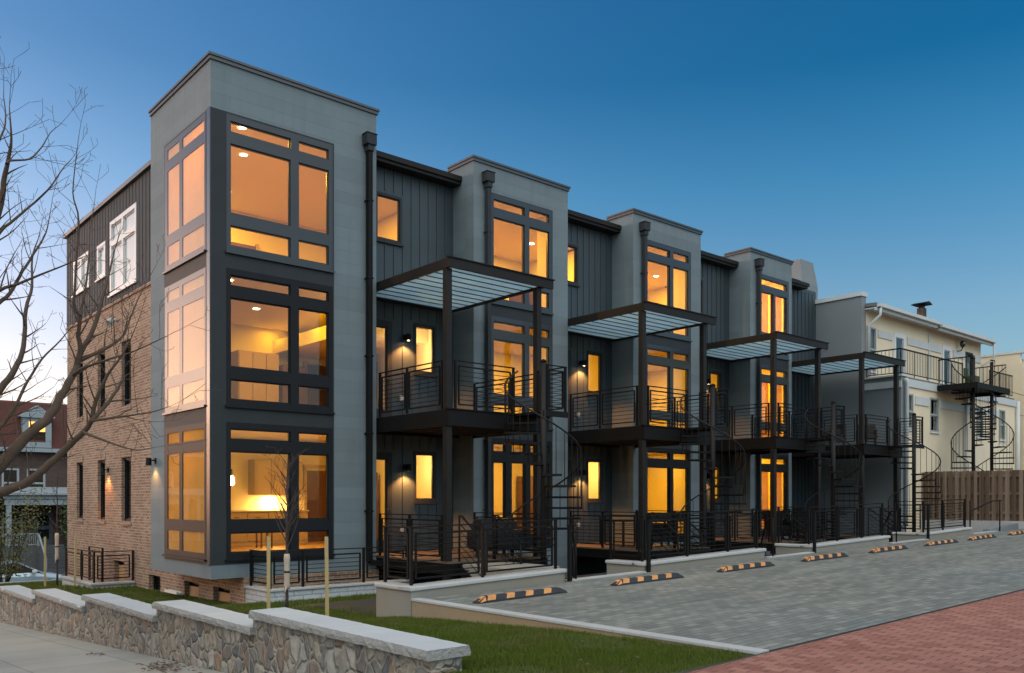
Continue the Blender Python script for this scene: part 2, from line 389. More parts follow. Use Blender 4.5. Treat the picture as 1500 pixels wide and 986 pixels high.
sheet('sidewalk', M['walk'], [.2, 2.2, 4.72], frange(-8, 42, 25), lambda x, y: zwalk(y))
sheet('tree_strip', M['soil'], [-1.5, .2], frange(-8, 42, 12), lambda x, y: zwalk(y)-.01)
ylawn = sorted({5.05, 5.6, 6.5, *[y for y, _ in LAWN], 9, 13.5, 20, 28})
lawn_soil = sheet('lawn_soil', M['soil'], [4.73, 5.1, 7.83, 11.0], ylawn, lambda x, y: zlawn(y))
xl_lot = [7.97, 12, 18, 24, 30, 36, 48]
sheet('parking_court', M['pav_g'], xl_lot, [5.06, 8, 11.3], lambda x, y: zlot(x))
sheet('brick_alley', M['pav_r'], [4.73, 5.6, 7.8]+xl_lot[1:]+[90], [-9, -3, 1, 5.0], lambda x, y: zlot(x))
b = MB()      # soldier course along the edge of the alley
for i in range(len(xl_lot)-1):
    x0, x1 = (5.9 if i == 0 else xl_lot[i]), xl_lot[i+1]
    b.poly([(x0,5.0,zlot(x0)+.003),(x1,5.0,zlot(x1)+.003),(x1,5.03,zlot(x1)+.003),(x0,5.03,zlot(x0)+.003)])
struct(b.build('paving_edge', M['asph']))
# lower court between the retaining walls and the porches
def zpit(x): return zlot(x) - .42
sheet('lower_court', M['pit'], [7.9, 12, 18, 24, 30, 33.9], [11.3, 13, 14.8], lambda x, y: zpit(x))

# grass
def grass():
    me = bpy.data.meshes.new('grass'); V = []; F = []
    rnd = random.Random(3)
    def ok(x, y):
        if y < 5.1 or y > 33: return False
        if x < 5.14 and y > 6.5: return False
        if y < 11.4: return x < 7.74
        if y < 12.45: return x < 7.74
        if y < 16.2: return x < 11
        return x < 7.66
    def patch(n, x0, x1, y0, y1, h0, h1, w):
        for _ in range(n):
            x = rnd.uniform(x0, x1); y = rnd.uniform(y0, y1)
            if not ok(x, y): continue
            bare = noise.noise((x*.9, y*.9, 3.1))
            if bare > .30 and rnd.random() < .7: continue
            if y < 5.75 and x > 5.2 and rnd.random() < .55*(1-(y-5.1)/.65): continue
            if 7.9 < x < 9.6 and 14.1 < y < 15.3 and rnd.random() < .85: continue
            z = zlawn(y); h = rnd.uniform(h0, h1)*(1+.35*noise.noise((x*2.2, y*2.2, 0))); a = rnd.uniform(0, 6.283); l = rnd.uniform(.1, .75)*h
            c, s_ = math.cos(a), math.sin(a); b2 = rnd.uniform(0, 6.283); dx, dy = math.cos(b2)*l, math.sin(b2)*l
            k = len(V); ww = w*rnd.uniform(.7, 1.3)
            V.extend([(x-c*ww, y-s_*ww, z-.004), (x+c*ww, y+s_*ww, z-.004), (x+dx, y+dy, z+h)]); F.append((k, k+1, k+2))
    patch(120000, 4.8, 7.8, 5.1, 12.5, .025, .065, .0045)
    patch(32000, 5.1, 11, 12.4, 16.3, .03, .075, .006)
    patch(22000, 5.1, 7.7, 16.2, 24, .03, .065, .008)
    patch(14000, 5.1, 7.7, 24, 33, .03, .09, .011)
    me.from_pydata(V, [], F); me.materials.append(M['grass']); me.update()
    o = bpy.data.objects.new('grass', me); COL.objects.link(o); o['kind'] = 'stuff'
grass()

# ------------------------------------------------------------------ concrete: curb, retaining walls, stone wall
def curb_thing(name, label, cat, prof_pts, m):
    t = MB()
    for a in prof_pts: t.prism(*a)
    return tag(t.build(name, m, origin=prof_pts[0][1]), label, cat)
t = thing('edge_kerb', 'pale topped concrete retaining kerb between the lawn and the grey paved parking court', 'kerb', (7.88,5.07,-1.6))
b = MB(); b.box(7.80,5.07,-2.4,7.96,11.38,zlot(7.8)-.03); b.build('body', M['conc2'], t)
b = MB()
for y0, y1 in ((5.06,7.1),(7.106,9.2),(9.206,11.38)): b.box(7.785,y0,zlot(7.8)-.029,7.968,y1,zlot(7.8)+.012)
b.build('cap', M['capc'], t, bevel=.008)
PW = [(7.80,11.21),(13.45,17.74),(19.85,23.95),(26.35,29.6)]
pw_names = ['long low concrete retaining wall with a cast cap, standing on the lawn at the nearest parking space',
            'low concrete retaining wall with a cast cap behind the second and third wheel stops',
            'low concrete retaining wall with a cast cap in front of the third porch, right of the dark stair opening',
            'farthest low concrete retaining wall with a cast cap, beside the board fence']
for i, (x0, x1) in enumerate(PW):
    t = thing('retaining_wall', pw_names[i], 'low wall', (x0, 11.4, zlot(x0)), 'concrete retaining walls in front of the porches')
    b = MB(); zt0, zt1 = zlot(x0)+.12, zlot(x1)+.16
    n = 5
    yb = 12.42
    b.prism([(0,-1.0),(0,zt0-.0),(.28,zt0),(.28,-1.0)][::1] and [(0,-2.9),(0,0),(.26,0),(.26,-2.9)], (x0,11.4,zt0), (x1,11.4,zt1), (0,1,0))
    b.prism([(0,-2.9),(0,0),(.26,0),(.26,-2.9)], (x0,yb,zt0), (x0,11.66,zt0), (1,0,0))
    if i == 0: pass
    b.build('wall', M['conc'], t)
    c = MB()
    c.prism([(-.035,0),(-.035,.055),(-.015,.07),(.31,.07),(.31,0)], (x0-.035,11.4,zt0+.002), (x1+.04,11.4,zt1+.002), (0,1,0))
    c.prism([(-.035,0),(-.035,.055),(-.015,.07),(.29,.07),(.29,0)], (x0,yb+.02,zt0+.0005), (x0,11.62,zt0+.0005), (1,0,0))
    c.build('cap', M['capc'], t, bevel=.012)
# kerb strips that close the gaps between the retaining walls
for (x0, x1), lab in zip([(11.26,13.40),(17.79,19.80),(24.0,26.30),(29.66,31.6)], ['flush pale kerb strip before the black stair opening beside the first wheel stop', 'flush pale kerb strip before the second dark stair opening, behind the third wheel stop', 'flush pale kerb strip before the third stair opening, left of the fourth porch', 'flush pale kerb strip beside the concrete ramp under the board fence']):
    b = MB(); b.prism([(0,-2),(0,.02),(.2,.02),(.2,-2)], (x0,11.3,zlot(x0)), (x1,11.3,zlot(x1)), (0,1,0))
    tag(b.build('kerb_strip', M['capc'], origin=(x0,11.3,zlot(x0))), lab, 'kerb', 'flush kerb strips between the retaining walls')
b = MB(); b.box(11.3,12.9,-3,12.55,14.6,zlot(11)+.13); tag(b.build('stair_pad', M['conc'], bevel=.02, origin=(12,13.5,-1.5)), 'low pale concrete block left of the black stair opening by the first spiral stair', 'plinth')

# field-stone wall along the sidewalk
sw = thing('stone_wall', 'stepped fieldstone wall with pale bluestone caps along the sidewalk', 'stone wall', (4.9, 6.54, -2.0))
caps = [(6.54,10.4,-1.40),(10.36,13.93,-1.61),(13.9,17.87,-1.825),(17.84,21.85,-2.045),(21.8,25.6,-2.25),(25.55,29.5,-2.47),(29.4,33,-2.7)]
b = MB()
for y0, y1, z in caps:
    zb = zwalk(y1)-.6
    b.box(4.73, (6.58 if y0 < 6.6 else ylast), zb, 5.09, y1+.03, z-.095); ylast = y1+.0301
b.build('wall', M['stone'], sw)
for i, (y0, y1, z) in enumerate(caps):
    rr = random.Random(40+i); ym = (y0+y1)/2+rr.uniform(-.3,.3)
    for ya, yb_ in ((y0, ym-.003), (ym+.003, y1)):
        n = max(6, int((yb_-ya)/.09)); c = MB(); J = lambda a: rr.uniform(-a, a); R_ = []
        for k in range(n+1):
            yy = ya+(yb_-ya)*k/n; e = .0 if k in (0, n) else .012
            R_.append([(4.655+J(.008), yy, z-.097+J(.005)), (4.648+J(.007), yy+J(e), z-.05+J(.02)), (4.663+J(.009), yy, z-.002), (5.150+J(.009), yy, z-.002), (5.165+J(.007), yy+J(e), z-.05+J(.02)), (5.158+J(.008), yy, z-.097+J(.005))])
        for a_, d_ in zip(R_, R_[1:]):
            for q in range(6): c.poly([a_[q], a_[(q+1)%6], d_[(q+1)%6], d_[q]])
        c.poly(R_[0]); c.poly(R_[-1][::-1])
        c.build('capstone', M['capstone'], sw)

# wheel stops
stopx = [(8.16,10.05),(11.24,13.13),(14.33,16.2),(17.42,19.3),(20.5,22.4),(23.58,25.45),(26.45,28.35),(29.5,31.4)]
slab = ['nearest black rubber wheel stop with orange reflectors, by the concrete kerb', 'second nearest black and orange wheel stop, before the black stair opening', 'black and orange wheel stop before the second retaining wall, third from the lawn', 'black and orange wheel stop at the dark gap left of the third retaining wall', 'black and orange wheel stop before the middle of the third retaining wall', 'black and orange wheel stop before the far right retaining wall', 'black and orange wheel stop below the thin handrail, second from the far end', 'farthest black and orange wheel stop, cut by the right edge of the photo']
def wheel_stop():
    t = thing('wheel_stop', slab[0], 'wheel stop', (0,0,0), 'wheel stops along the parking court')
    b = MB(); L = 1.86; prof = lambda w, h: [(-w,0),(-w,h*.35),(-w*.55,h),(w*.55,h),(w,h*.35),(w,0)]
    pts = [(0,.035),(.16,.10),(L-.16,.10),(L,.035)]
    base = []
    for x, h in pts: base.append([(x, yy, zz) for yy, zz in prof(.075, h)])
    for a, c in zip(base, base[1:]):
        for k in range(5): b.poly([a[k], c[k], c[k+1], a[k+1]])
    b.poly(base[0][::-1] and base[0]); b.poly(base[-1][::-1])
    b.build('body', M['rubber'], t)
    for xa, xb, sk in ((.20,.36,.03),(.58,.74,.03),(.97,1.13,.03),(1.36,1.52,.03)):
        r = MB(); e = .0025
        r.poly([(xa-sk,-.076-e,.036),(xb-sk,-.076-e,.036),(xb+sk*.4,-.0413-e,.10+e),(xa+sk*.4,-.0413-e,.10+e)])
        r.poly([(xa+sk*.4,-.0413-e,.10+e),(xb+sk*.4,-.0413-e,.10+e),(xb+sk,.0413,.10+e),(xa+sk,.0413,.10+e)])
        r.build('reflector', M['reflect'], t)
    r = MB(); e = .003
    r.poly([(.02-e,-.07,.04),(.02-e,.065,.04),(.155,.04,.097+e),(.155,-.04,.097+e)]); r.poly([(.03,-.0755-e,.014),(.15,-.0755-e,.034),(.155,-.0423-e,.095)])
    r.build('reflector', M['reflect'], t)
    return t
w0 = wheel_stop(); cps = []
for i, (x0, x1) in enumerate(stopx):
    o = w0 if i == 0 else copy_tree(w0)
    cps.append((o, x0, slab[i]))
for o, x0, lab in cps:
    o.location = (x0, 10.22+random.uniform(-.02,.02), zlot(x0)+.001); o.rotation_euler = (0, -.0205, random.uniform(-.012,.012)); o['label'] = lab

# ------------------------------------------------------------------ railings
def rail_run(t, p0, p1, h=1.0, n=8, posts=(True, True), gap=.09, mids=()):
    p0 = Vector(p0); p1 = Vector(p1); d = (p1-p0); L = d.length; u = d.normalized(); Z = Vector((0,0,1))
    m = M['steel']
    def post(p):
        b = MB(); b.bar(p, p+Z*h, .045, .045, up=tuple(u) if abs(u.z) < .5 else (1,0,0)); b.build('post', m, t)
    if posts[0]: post(p0)
    if posts[1]: post(p1)
    for k in mids: post(p0+d*k)
    b = MB()
    b.bar(p0+Z*(h+.01)-u*.03, p1+Z*(h+.01)+u*.03, .05, .02)
    b.build('top_rail', m, t)
    cuts = [0]+list(mids)+[1]
    for a, c in zip(cuts, cuts[1:]):
        q0 = p0+d*a+u*gap; q1 = p0+d*c-u*gap
        if (q1-q0).length < .05: continue
        b = MB(); zt, zb = h-.10, .10
        b.bar(q0+Z*zt, q1+Z*zt, .03); b.bar(q0+Z*zb, q1+Z*zb, .03)
        b.bar(q0+Z*zb, q0+Z*zt, .03); b.bar(q1+Z*zb, q1+Z*zt, .03)
        for k in range(1, n):
            z = zb+(zt-zb)*k/n; b.tube([q0+Z*z, q1+Z*z], .008, 5, False)
        b.build('bar_panel', m, t)
def railing(label, runs, group, name='steel_railing'):
    t = thing(name, label, 'railing', runs[0][0], group)
    for r in runs: rail_run(t, *r[:2], **(r[2] if len(r) > 2 else {}))
    return t
G = 'black railings on the retaining walls'
zt = lambda i, x: zlot(x)+.20
x0, x1 = PW[0]
railing('black horizontal bar railing on the nearest concrete retaining wall', [((x0+.1,12.3,zt(0,x0)),(x0+.1,11.54,zt(0,x0)),dict(h=.92,n=8,posts=(True,False))), ((x0+.1,11.54,zt(0,x0)),(x1-.1,11.54,zt(0,x1)),dict(h=.92,mids=(.46,),n=8))], G)
x0, x1 = PW[1]
railing('black horizontal bar railing on the concrete wall right of the black stair opening', [((x0+.1,12.4,zt(0,x0)),(x0+.1,11.54,zt(0,x0)),dict(h=.92,posts=(True,False))), ((x0+.1,11.54,zt(0,x0)),(x1-.1,11.54,zt(0,x1)),dict(h=.92,mids=(.36,.72)))], G)
x0, x1 = PW[2]
railing('black horizontal bar railing on the retaining wall under the third spiral stair', [((x0+.1,12.4,zt(0,x0)),(x0+.1,11.54,zt(0,x0)),dict(h=.92,posts=(True,False))), ((x0+.1,11.54,zt(0,x0)),(x1-.1,11.54,zt(0,x1)),dict(h=.92,mids=(.36,.70)))], G)
x0, x1 = PW[3]
railing('black horizontal bar railing on the far retaining wall before the board fence', [((x0+.1,12.4,zt(0,x0)),(x0+.1,11.54,zt(0,x0)),dict(h=.92,posts=(True,False))), ((x0+.1,11.54,zt(0,x0)),(x1-.1,11.54,zt(0,x1)),dict(h=.92,mids=(.45,)))], G)
# thick newel posts on the kerb line
for x, lab in ((11.27,'black newel post at the right end of the nearest retaining wall'),(13.5,'black newel post before the left corner of the second retaining wall'),(19.85,'black newel post before the left corner of the third retaining wall'),(26.3,'black newel post before the left corner of the far retaining wall')):
    t = thing('newel_post', lab, 'post', (x,11.33,zlot(x)), 'newel posts at the stair openings')
    b = MB(); b.box(x-.035,11.30,zlot(x)-.1,x+.035,11.36,zlot(x)+1.02); b.build('shaft', M['steel'], t)
    b = MB(); b.box(x-.045,11.28,zlot(x)+1.02,x+.045,11.37,zlot(x)+1.04); b.build('cap', M['steel'], t)
# sloping handrails down into the stair openings
for x, y0, lab in ((11.5,11.4,'sloping black handrail down the opening beside the first spiral stair'),(18.1,11.4,'sloping black handrail in the dark opening left of the third retaining wall'),(24.4,11.4,'sloping black handrail in the dark opening left of the far retaining wall')):
    b = MB()
    b.tube([(x,y0,zlot(x)+.9),(x+.12,y0+.2,zlot(x)+.9),(x+1.1,y0+1.1,zlot(x)+.05),(x+1.25,y0+1.25,zlot(x)+.03)], .02, 6); b.tube([(x,y0,zlot(x)-.1),(x,y0,zlot(x)+.9)], .02, 6); b.tube([(x+1.1,y0+1.1,zpit(x)),(x+1.1,y0+1.1,zlot(x)+.06)], .02, 6)
    for k in range(1,4):
        f = k/4; px_, py_, pz_ = x+.12+.98*f, y0+.2+.9*f, zlot(x)+.9-.85*f
        b.tube([(px_,py_,zpit(x)),(px_,py_,pz_)], .009, 5)
    tag(b.build('stair_handrail', M['steel'], origin=(x,y0,zlot(x))), lab, 'handrail', 'handrails of the lower stairs')
# areaway in front of the corner tower
t = thing('areaway_wall', 'low white painted block wall at the foot of the corner tower', 'low wall', (7.7,16.3,-2.05))
b = MB(); b.box(7.72,16.3,-2.5,11.2,16.52,-1.87); b.box(7.72,16.521,-2.5,7.94,17.4,-1.87); b.build('wall', M['whitebrick'], t)
b = MB(); b.box(7.69,16.26,-1.869,11.2,16.55,-1.82); b.box(7.69,16.551,-1.869,7.97,17.42,-1.82); b.build('cap', M['capc'], t, bevel=.01)
railing('black bar railing on the white block wall below the corner tower', [((7.8,17.3,-1.82),(7.8,16.4,-1.82),dict(h=.74,n=6,posts=(True,False))), ((7.8,16.4,-1.82),(11.1,16.4,-1.82),dict(h=.74,n=6,mids=(.22,.66)))], 'railings around the basement areaways')
# areaway at the brick flank
t = thing('areaway_wall', 'low pale stone wall around the basement stair at the brick side', 'low wall', (7.2,24.4,-2.4))
b = MB(); b.box(6.6,24.35,-2.9,7.69,24.55,-2.27); b.box(6.6,24.551,-3.1,6.78,27.3,-2.27); b.build('wall', M['whitebrick'], t)
b = MB(); b.box(6.56,24.31,-2.269,7.69,24.57,-2.21); b.box(6.56,24.571,-2.269,6.81,27.3,-2.21); b.build('cap', M['capc'], t, bevel=.01)
railing('black bar railing around the basement stair at the brick side', [((7.66,24.45,-2.21),(6.68,24.45,-2.21),dict(h=.80,n=7)), ((6.68,24.45,-2.21),(6.68,27.2,-2.21),dict(h=.80,n=7,posts=(False,True),mids=(.42,))), ((7.3,25.9,-2.5),(7.3,27.2,-2.5),dict(h=1.1,n=7))], 'railings around the basement areaways')
# ------------------------------------------------------------------ windows
def window(t, ax, pl, A, Z, outer, mat='frame', sill=True, depth=.11, proud=.018, glass='glass', sillmat=None, name='window', label=None, gl=.036):
    b = MB(); holes = [(a0,a1,z0,z1) for a0, a1 in A for z0, z1 in Z]
    b.wall(ax, pl-proud, pl+(depth if gl > 0 else .003), *outer, holes)
    # thin glazing beads give the frame a second step
    for (a0,a1,z0,z1) in holes if gl > 0 else []:
        w = .028
        for q in ((a0,a0+w,z0,z1),(a1-w,a1,z0,z1),(a0+w,a1-w,z0,z0+w),(a0+w,a1-w,z1-w,z1)):
            b.abox(ax, pl+.02, pl+.06, *q)
    f = b.build(name, M[mat], t)
    if label: f['label'] = label
    g = MB()
    for (a0,a1,z0,z1) in holes: g.abox(ax, pl+gl, pl+gl+.006, a0+(.012 if gl > 0 else -.004), a1-(.012 if gl > 0 else -.004), z0+(.012 if gl > 0 else -.004), z1-(.012 if gl > 0 else -.004))
    g.build('glass', M[glass], f)
    if sill:
        s = MB(); s.abox(ax, pl-.07, pl-.019, outer[0]-.03, outer[1]+.03, outer[2]-.045, outer[2]-.002); s.build('sill', M[sillmat or mat], f)
    return f
def room(t, poly, z0, z1, opened):
    b = MB(); n = len(poly)
    for i in range(n):
        if i in opened: continue
        p, q = poly[i], poly[(i+1) % n]
        b.poly([(*p,z0),(*p,z1),(*q,z1),(*q,z0)])
    b.poly([(*p, z1) for p in poly][::-1])
    b.build('room_wall', M['rwall'], t)
    f = MB(); f.poly([(*p, z0) for p in poly]); f.build('room_floor', M['rfloor'], t)
WARM = (1, .49, .018)
def lamp_area(name, x, y, z, size, watt, col=WARM):
    d = bpy.data.lights.new(name, 'AREA'); d.shape = 'DISK'; d.size = size; d.energy = watt; d.color = col
    o = bpy.data.objects.new(name, d); o.location = (x, y, z); COL.objects.link(o); return o
def lamp_point(name, x, y, z, rad, watt, col=WARM):
    d = bpy.data.lights.new(name, 'POINT'); d.shadow_soft_size = rad; d.energy = watt; d.color = col
    o = bpy.data.objects.new(name, d); o.location = (x, y, z); COL.objects.link(o); return o
DL = [0]
def downlight(t, x, y, z, watt):
    b = MB(); n = 16
    ring = lambda r, zz: [(x+r*math.cos(2*math.pi*k/n), y+r*math.sin(2*math.pi*k/n), zz) for k in range(n)]
    o, i = ring(.115, z-.004), ring(.085, z-.012)
    for k in range(n): b.poly([o[k], i[k], i[(k+1)%n], o[(k+1)%n]])
    d = b.build('downlight', M['wframe'], t)
    e = MB(); e.poly(ring(.084, z-.010)[::-1]); e.build('lens', M['lens'], d)
    lamp_area('downlight_lamp', x, y, z-.03, .16, watt)

ST = 3.2; F1 = -1.28
TW = [(7.0,10.96,9.10),(13.88,17.28,8.78),(20.08,23.43,8.78),(26.28,28.96,8.78)]
NX = [13.88,20.08,26.28,32.2]
PA = [[(7.41,8.77),(8.96,9.70)], [(14.54,15.63),(15.80,16.54)], [(20.73,21.82),(21.99,22.76)], [(26.92,27.72),(27.86,28.60)]]
PZ = [(-1.13,-.70),(-.45,1.00),(1.24,1.47)]
labels = ['corner townhouse with brick flank, glazed corner tower and dark siding, nearest the camera', 'second grey townhouse of the row, its tower behind the nearest spiral stair', 'third grey townhouse of the row, its tower behind the second spiral stair', 'farthest and narrowest grey townhouse, next to the plain stucco party wall']
WATT = [(30,24,86),(28,34,66),(34,36,72),(32,40,80)]
for i in range(4):
    xl, xr, top = TW[i]; nx = NX[i]
    t = thing('townhouse', labels[i], 'townhouse', (xl, 17.45, -1.6), 'row of grey townhouses')
    pa = PA[i]; o0, o1 = pa[0][0]-.085, pa[1][1]+.10
    holes = []
    for k in range(3): holes.append((o0, o1, -1.25+ST*k, 1.60+ST*k))
    zbot = -1.65 if i == 0 else -3.2
    # tower front, sides
    b = MB(); b.wall('y', 17.45, 17.65, xl, xr, zbot, top-.001, holes)
    b.abox('x', xr-.2, xr, 17.651, 18.319, zbot, top-.001)
    yb = 21.04 if i == 0 else 18.9
    lh = [(17.67, 20.06, -1.25+ST*k, 1.60+ST*k) for k in range(3)] if i == 0 else []
    b.wall('x', xl, xl+.2, 17.651, yb, zbot, top-.001, lh)
    if i == 0:
        b.box(7.201,20.84,-1.65,7.9,21.04,top-.001); b.box(7.2,17.651,-1.65,10.76,20.839,-1.5)
    b.build('tower_wall', M['panel'], t)
    # coping
    c = MB()
    yb2 = 21.0
    c.box(xl-.06,17.39,top,xr+.06,17.72,top+.05); c.box(xl-.06,17.721,top,xl+.22,(yb if i == 0 else 18.5),top+.05); c.box(xr-.22,17.721,top,xr+.06,18.6,top+.05)
    c.box(xl-.035,17.415,top-.075,xr+.035,17.449,top-.002); c.box(xl-.035,17.45,top-.075,xl-.001,(yb if i == 0 else 18.5),top-.002); c.box(xr+.001,17.45,top-.075,xr+.035,18.3,top-.002)
    c.build('coping', M['coping'], t)
    r = MB()
    r.box(xl+.2,17.65,top-.3,xr-.2,21,top-.2)
    if i == 0: r.box(7.9,21,8.35,nx,31.2,8.45); r.box(xr,18.35,8.25,nx,21,8.35)
    else: r.box(xl,18.9,8.35,nx,31.2,8.45); r.box(xr,18.35,8.25,nx,18.9,8.35)
    r.build('roof', M['rooft'], t)
    if i > 0:       # party parapet behind the tower
        r = MB(); r.box(xl-.06,18.92,8.1,xl+.25,21.2,top-.06); r.box(xl-.10,18.62,8.1,xl-.001,18.90,top-.02)
        r.box(xl-.10,18.88,top-.058,xl+.3,21.25,top-.01)
        r.build('parapet', M['lead'], t)
    # dark cladding round the openings
    ins = MB(); e0, e1 = (7.0, o1+.035) if i == 0 else (o0-.035, o1+.035)
    if i == 0: e0 = 6.99
    zlo, zhi = (-1.36, 8.04) if i == 0 else (-1.36, 8.02)
    ins.wall('y', 17.438, 17.4495, e0, e1, zlo, zhi, holes); 
    if i == 0: ins.wall('x', 6.9895, 6.9995, 17.4501, 20.11, zlo, zhi, lh)
    ins.build('spandrel_cladding', M['char'], t)
    if i == 0:
        c = MB(); c.box(6.972,17.436,-1.36,6.9892,17.60,8.04); c.build('corner_trim', M['trimg'], t)
    # windows
    for k in range(3):
        Z = [(a+ST*k, c_+ST*k) for a, c_ in PZ]
        A = pa
        if i == 1 and k == 0: A = [(14.54,14.95),(15.17,15.66),(15.84,16.54)]; Z = [(-1.0,.98),(1.24,1.47)]
        if i == 0:
            window(t, 'y', 17.45, A, Z, (o0,o1,-1.25+ST*k,1.60+ST*k), 'frame' if k < 2 else 'charf')
            window(t, 'x', 7.0, [(17.75,18.97),(19.16,19.88)], Z, (17.67,20.06,-1.25+ST*k,1.60+ST*k), 'frame' if k == 0 else 'charf', gl=-.014)
            s = MB(); s.abox('x', 7.004, 7.010, 17.70, 20.0, -1.2+ST*k, 1.55+ST*k); s.build('roller_shade', M['shade'], t)
        elif i == 3:
            window(t, 'y', 17.45, A, Z[:2], (o0,o1,-1.25+ST*k,1.15+ST*k), 'charf' if k else 'frame')
            window(t, 'y', 17.45, [(A[0][0],A[1][1])] if k == 2 else A, Z[2:], (o0,o1,1.1501+ST*k,1.60+ST*k), 'charf' if k else 'frame', sill=False)
        else:
            window(t, 'y', 17.45, A, Z, (o0,o1,-1.25+ST*k,1.60+ST*k), 'charf' if k else 'frame')
    # recess wall with battens
    rh = []
    if i < 3:
        wx = xr+1.66
        rh = [(xr+.12, xr+1.0, -1.33, 1.16), (wx, wx+.70, -.08, 1.22), (wx, wx+.70, 3.20, 4.50), (xr+.12, xr+1.0, 1.92, 4.44), (xr+.50, xr+1.30, 6.40, 7.60)]
    b = MB(); b.wall('y', 18.32, 18.5, xr, nx, -3.2, 8.339, rh)
    nb = int((nx-xr)/.25)
    for k in range(1, nb):
        x = xr+(nx-xr)*k/nb
        zs = sorted([(h[2]-.07, h[3]+.07) for h in rh if h[0]-.08 < x < h[1]+.08])
        z = -1.3
        for a, c_ in zs+[(8.215, 9)]:
            if a > z+.1: b.box(x-.018,18.300,z,x+.018,18.3195,a)
            z = max(z, c_)
    b.build('recess_siding', M['siding'], t)
    g = MB(); g.box(xr+.002,17.98,8.22,nx-.002 if i < 3 else 31.0,18.319,8.34); g.box(xr+.002,17.93,8.3,nx-.002 if i < 3 else 31.05,17.979,8.43); g.box(xr+.002,17.979,8.341,nx-.002 if i < 3 else 31.05,18.4,8.40)
    g.build('eaves_gutter', M['steel_dark'], t)
    if i < 3:
        for (a0,a1,z0,z1), nm in zip(rh, ('door','window','window','door','window')):
            if nm == 'door':
                f = window(t, 'y', 18.32, [(a0+.16, a1-.14)], [(z0+.28, z1-.16)], (a0,a1,z0,z1), 'char', sill=False, name='door')
                h = MB(); h.bar((a1-.07,18.27,z0+1.0),(a1-.07,18.27,z0+1.13),.02); h.bar((a1-.07,18.27,z0+1.08),(a1-.19,18.27,z0+1.08),.018); h.bar((a1-.07,18.27,z0+1.05),(a1-.07,18.31,z0+1.05),.02); h.build('handle', M['coping'], f)
            else: window(t, 'y', 18.32, [(a0+.07, a1-.07)], [(z0+.07, z1-.07)], (a0,a1,z0,z1), 'char')
    # rooms
    if i == 0: poly = [(7.2,17.65),(10.755,17.65),(10.755,18.5),(13.7,18.5),(13.7,23.6),(7.95,23.6),(7.95,20.84),(7.2,20.84)]; op = (0,2,6,7)
    elif i < 3: poly = [(xl+.2,17.65),(xr-.205,17.65),(xr-.205,18.5),(nx-.02,18.5),(nx-.02,22.3),(xl+.2,22.3)]; op = (0,2)
    else: poly = [(xl+.2,17.65),(xr-.205,17.65),(xr-.205,21.3),(xl+.2,21.3)]; op = (0,)
    for k in range(3):
        z0 = F1+ST*k; z1 = z0+3.02
        room(t, poly, z0, z1, op)
        W = WATT[i][k]
        if i == 0:
            pts = [[(9.75,19.3),(11.9,20.6),(8.0,18.9)], [(8.0,18.9),(9.75,21.3),(10.45,20.4),(10.5,18.6)], [(8.65,19.6),(11.9,20.6),(8.0,18.2),(9.4,22.3)]][k]  # spots near the left glass are added lamps that brighten the shades
        elif i < 3: pts = [(xl+1.35,19.4),(xr+1.3,20.4)] if k else [(xl+1.9,19.0),(xr+1.3,20.4)]
        else: pts = [(xl+1.3,19.3)]
        for p in pts: downlight(t, p[0], p[1], z1, W/len(pts))
    if i == 3:     # closed pleated blinds
        for k in range(3):
            s = MB()
            for (a0, a1) in [(pa[0][0]-.02, pa[0][1]+.02), (pa[1][0]-.02, pa[1][1]+.02)]:
                s.box(a0,17.66,-1.2+ST*k,a1,17.664,1.06+ST*k)
            s.build('roller_shade', M['shade'], t)
    # downspout with conductor head
    dx = [10.70,14.27,20.47,26.66][i]
    d = MB(); d.box(dx-.13,17.21,8.20,dx+.13,17.435,8.44); d.box(dx-.145,17.195,8.441,dx+.145,17.437,8.465); d.box(dx-.075,17.24,8.06,dx+.075,17.43,8.199); d.build('conductor_head', M['char'], t, bevel=.008)
    d = MB(); zb_ = -1.45 if i == 0 else -1.35
    d.box(dx-.055,17.27,zb_,dx+.055,17.40,8.06)
    for z in (6.9,5.1,3.3,1.5,-.3): d.box(dx-.075,17.262,z,dx+.075,17.437,z+.04)
    if i == 0: d.prism([(-.055,-.06),(-.055,.06),(.055,.06),(.055,-.06)], (dx,17.335,-1.44), (dx+.55,17.2,-1.62), (0,1,0)); 
    d.build('downspout', M['steel'] if i == 0 else M['char'], t, bevel=.006)
    if i == 0:
        # brick flank, siding above, basement
        fh = [(24.73,25.55,-.62,1.155),(27.07,27.81,-.62,1.155),(29.38,30.09,-.62,1.155),(24.73,25.55,2.58,4.39),(27.07,27.81,2.58,4.39),(29.38,30.09,2.58,4.39),
              (22.43,23.3,-2.9,-1.96),(19.9,20.8,-2.75,-1.95),(18.14,19.06,-2.7,-1.95),(25.3,26.2,-3.0,-1.75)]
        b = MB(); b.wall('x', 7.7, 7.95, 21.05, 31.2, -3.6, 5.64, fh); b.wall('x', 7.7, 7.95, 17.40, 21.049, -3.6, -1.655, fh)
        b.box(7.951,17.40,-3.6,11.0,17.6,-1.655)
        b.build('brick_wall', M['brick'], t)
        b = MB(); b.abox('x', 7.66, 7.699, 21.05, 31.2, 5.56, 5.64)
        for a0,a1,z0,z1 in fh[:6]:
            q = MB(); q.abox('x', 7.665, 7.699, a0-.05, a1+.05, z0-.12, z0-.002); q.build('window_sill', M['brick'], t)
            q = MB(); q.abox('x', 7.68, 7.699, a0-.05, a1+.05, z1+.002, z1+.22); q.build('lintel', M['brick'], t)
        b.build('stone_course', M['brick'], t)
        sh = [(24.2,26.5,5.85,7.98),(26.95,27.77,6.53,7.56),(28.6,30.35,6.52,7.64)]
        b = MB(); b.wall('x', 7.68, 7.95, 21.05, 31.2, 5.641, 8.58, sh)
        y = 21.3
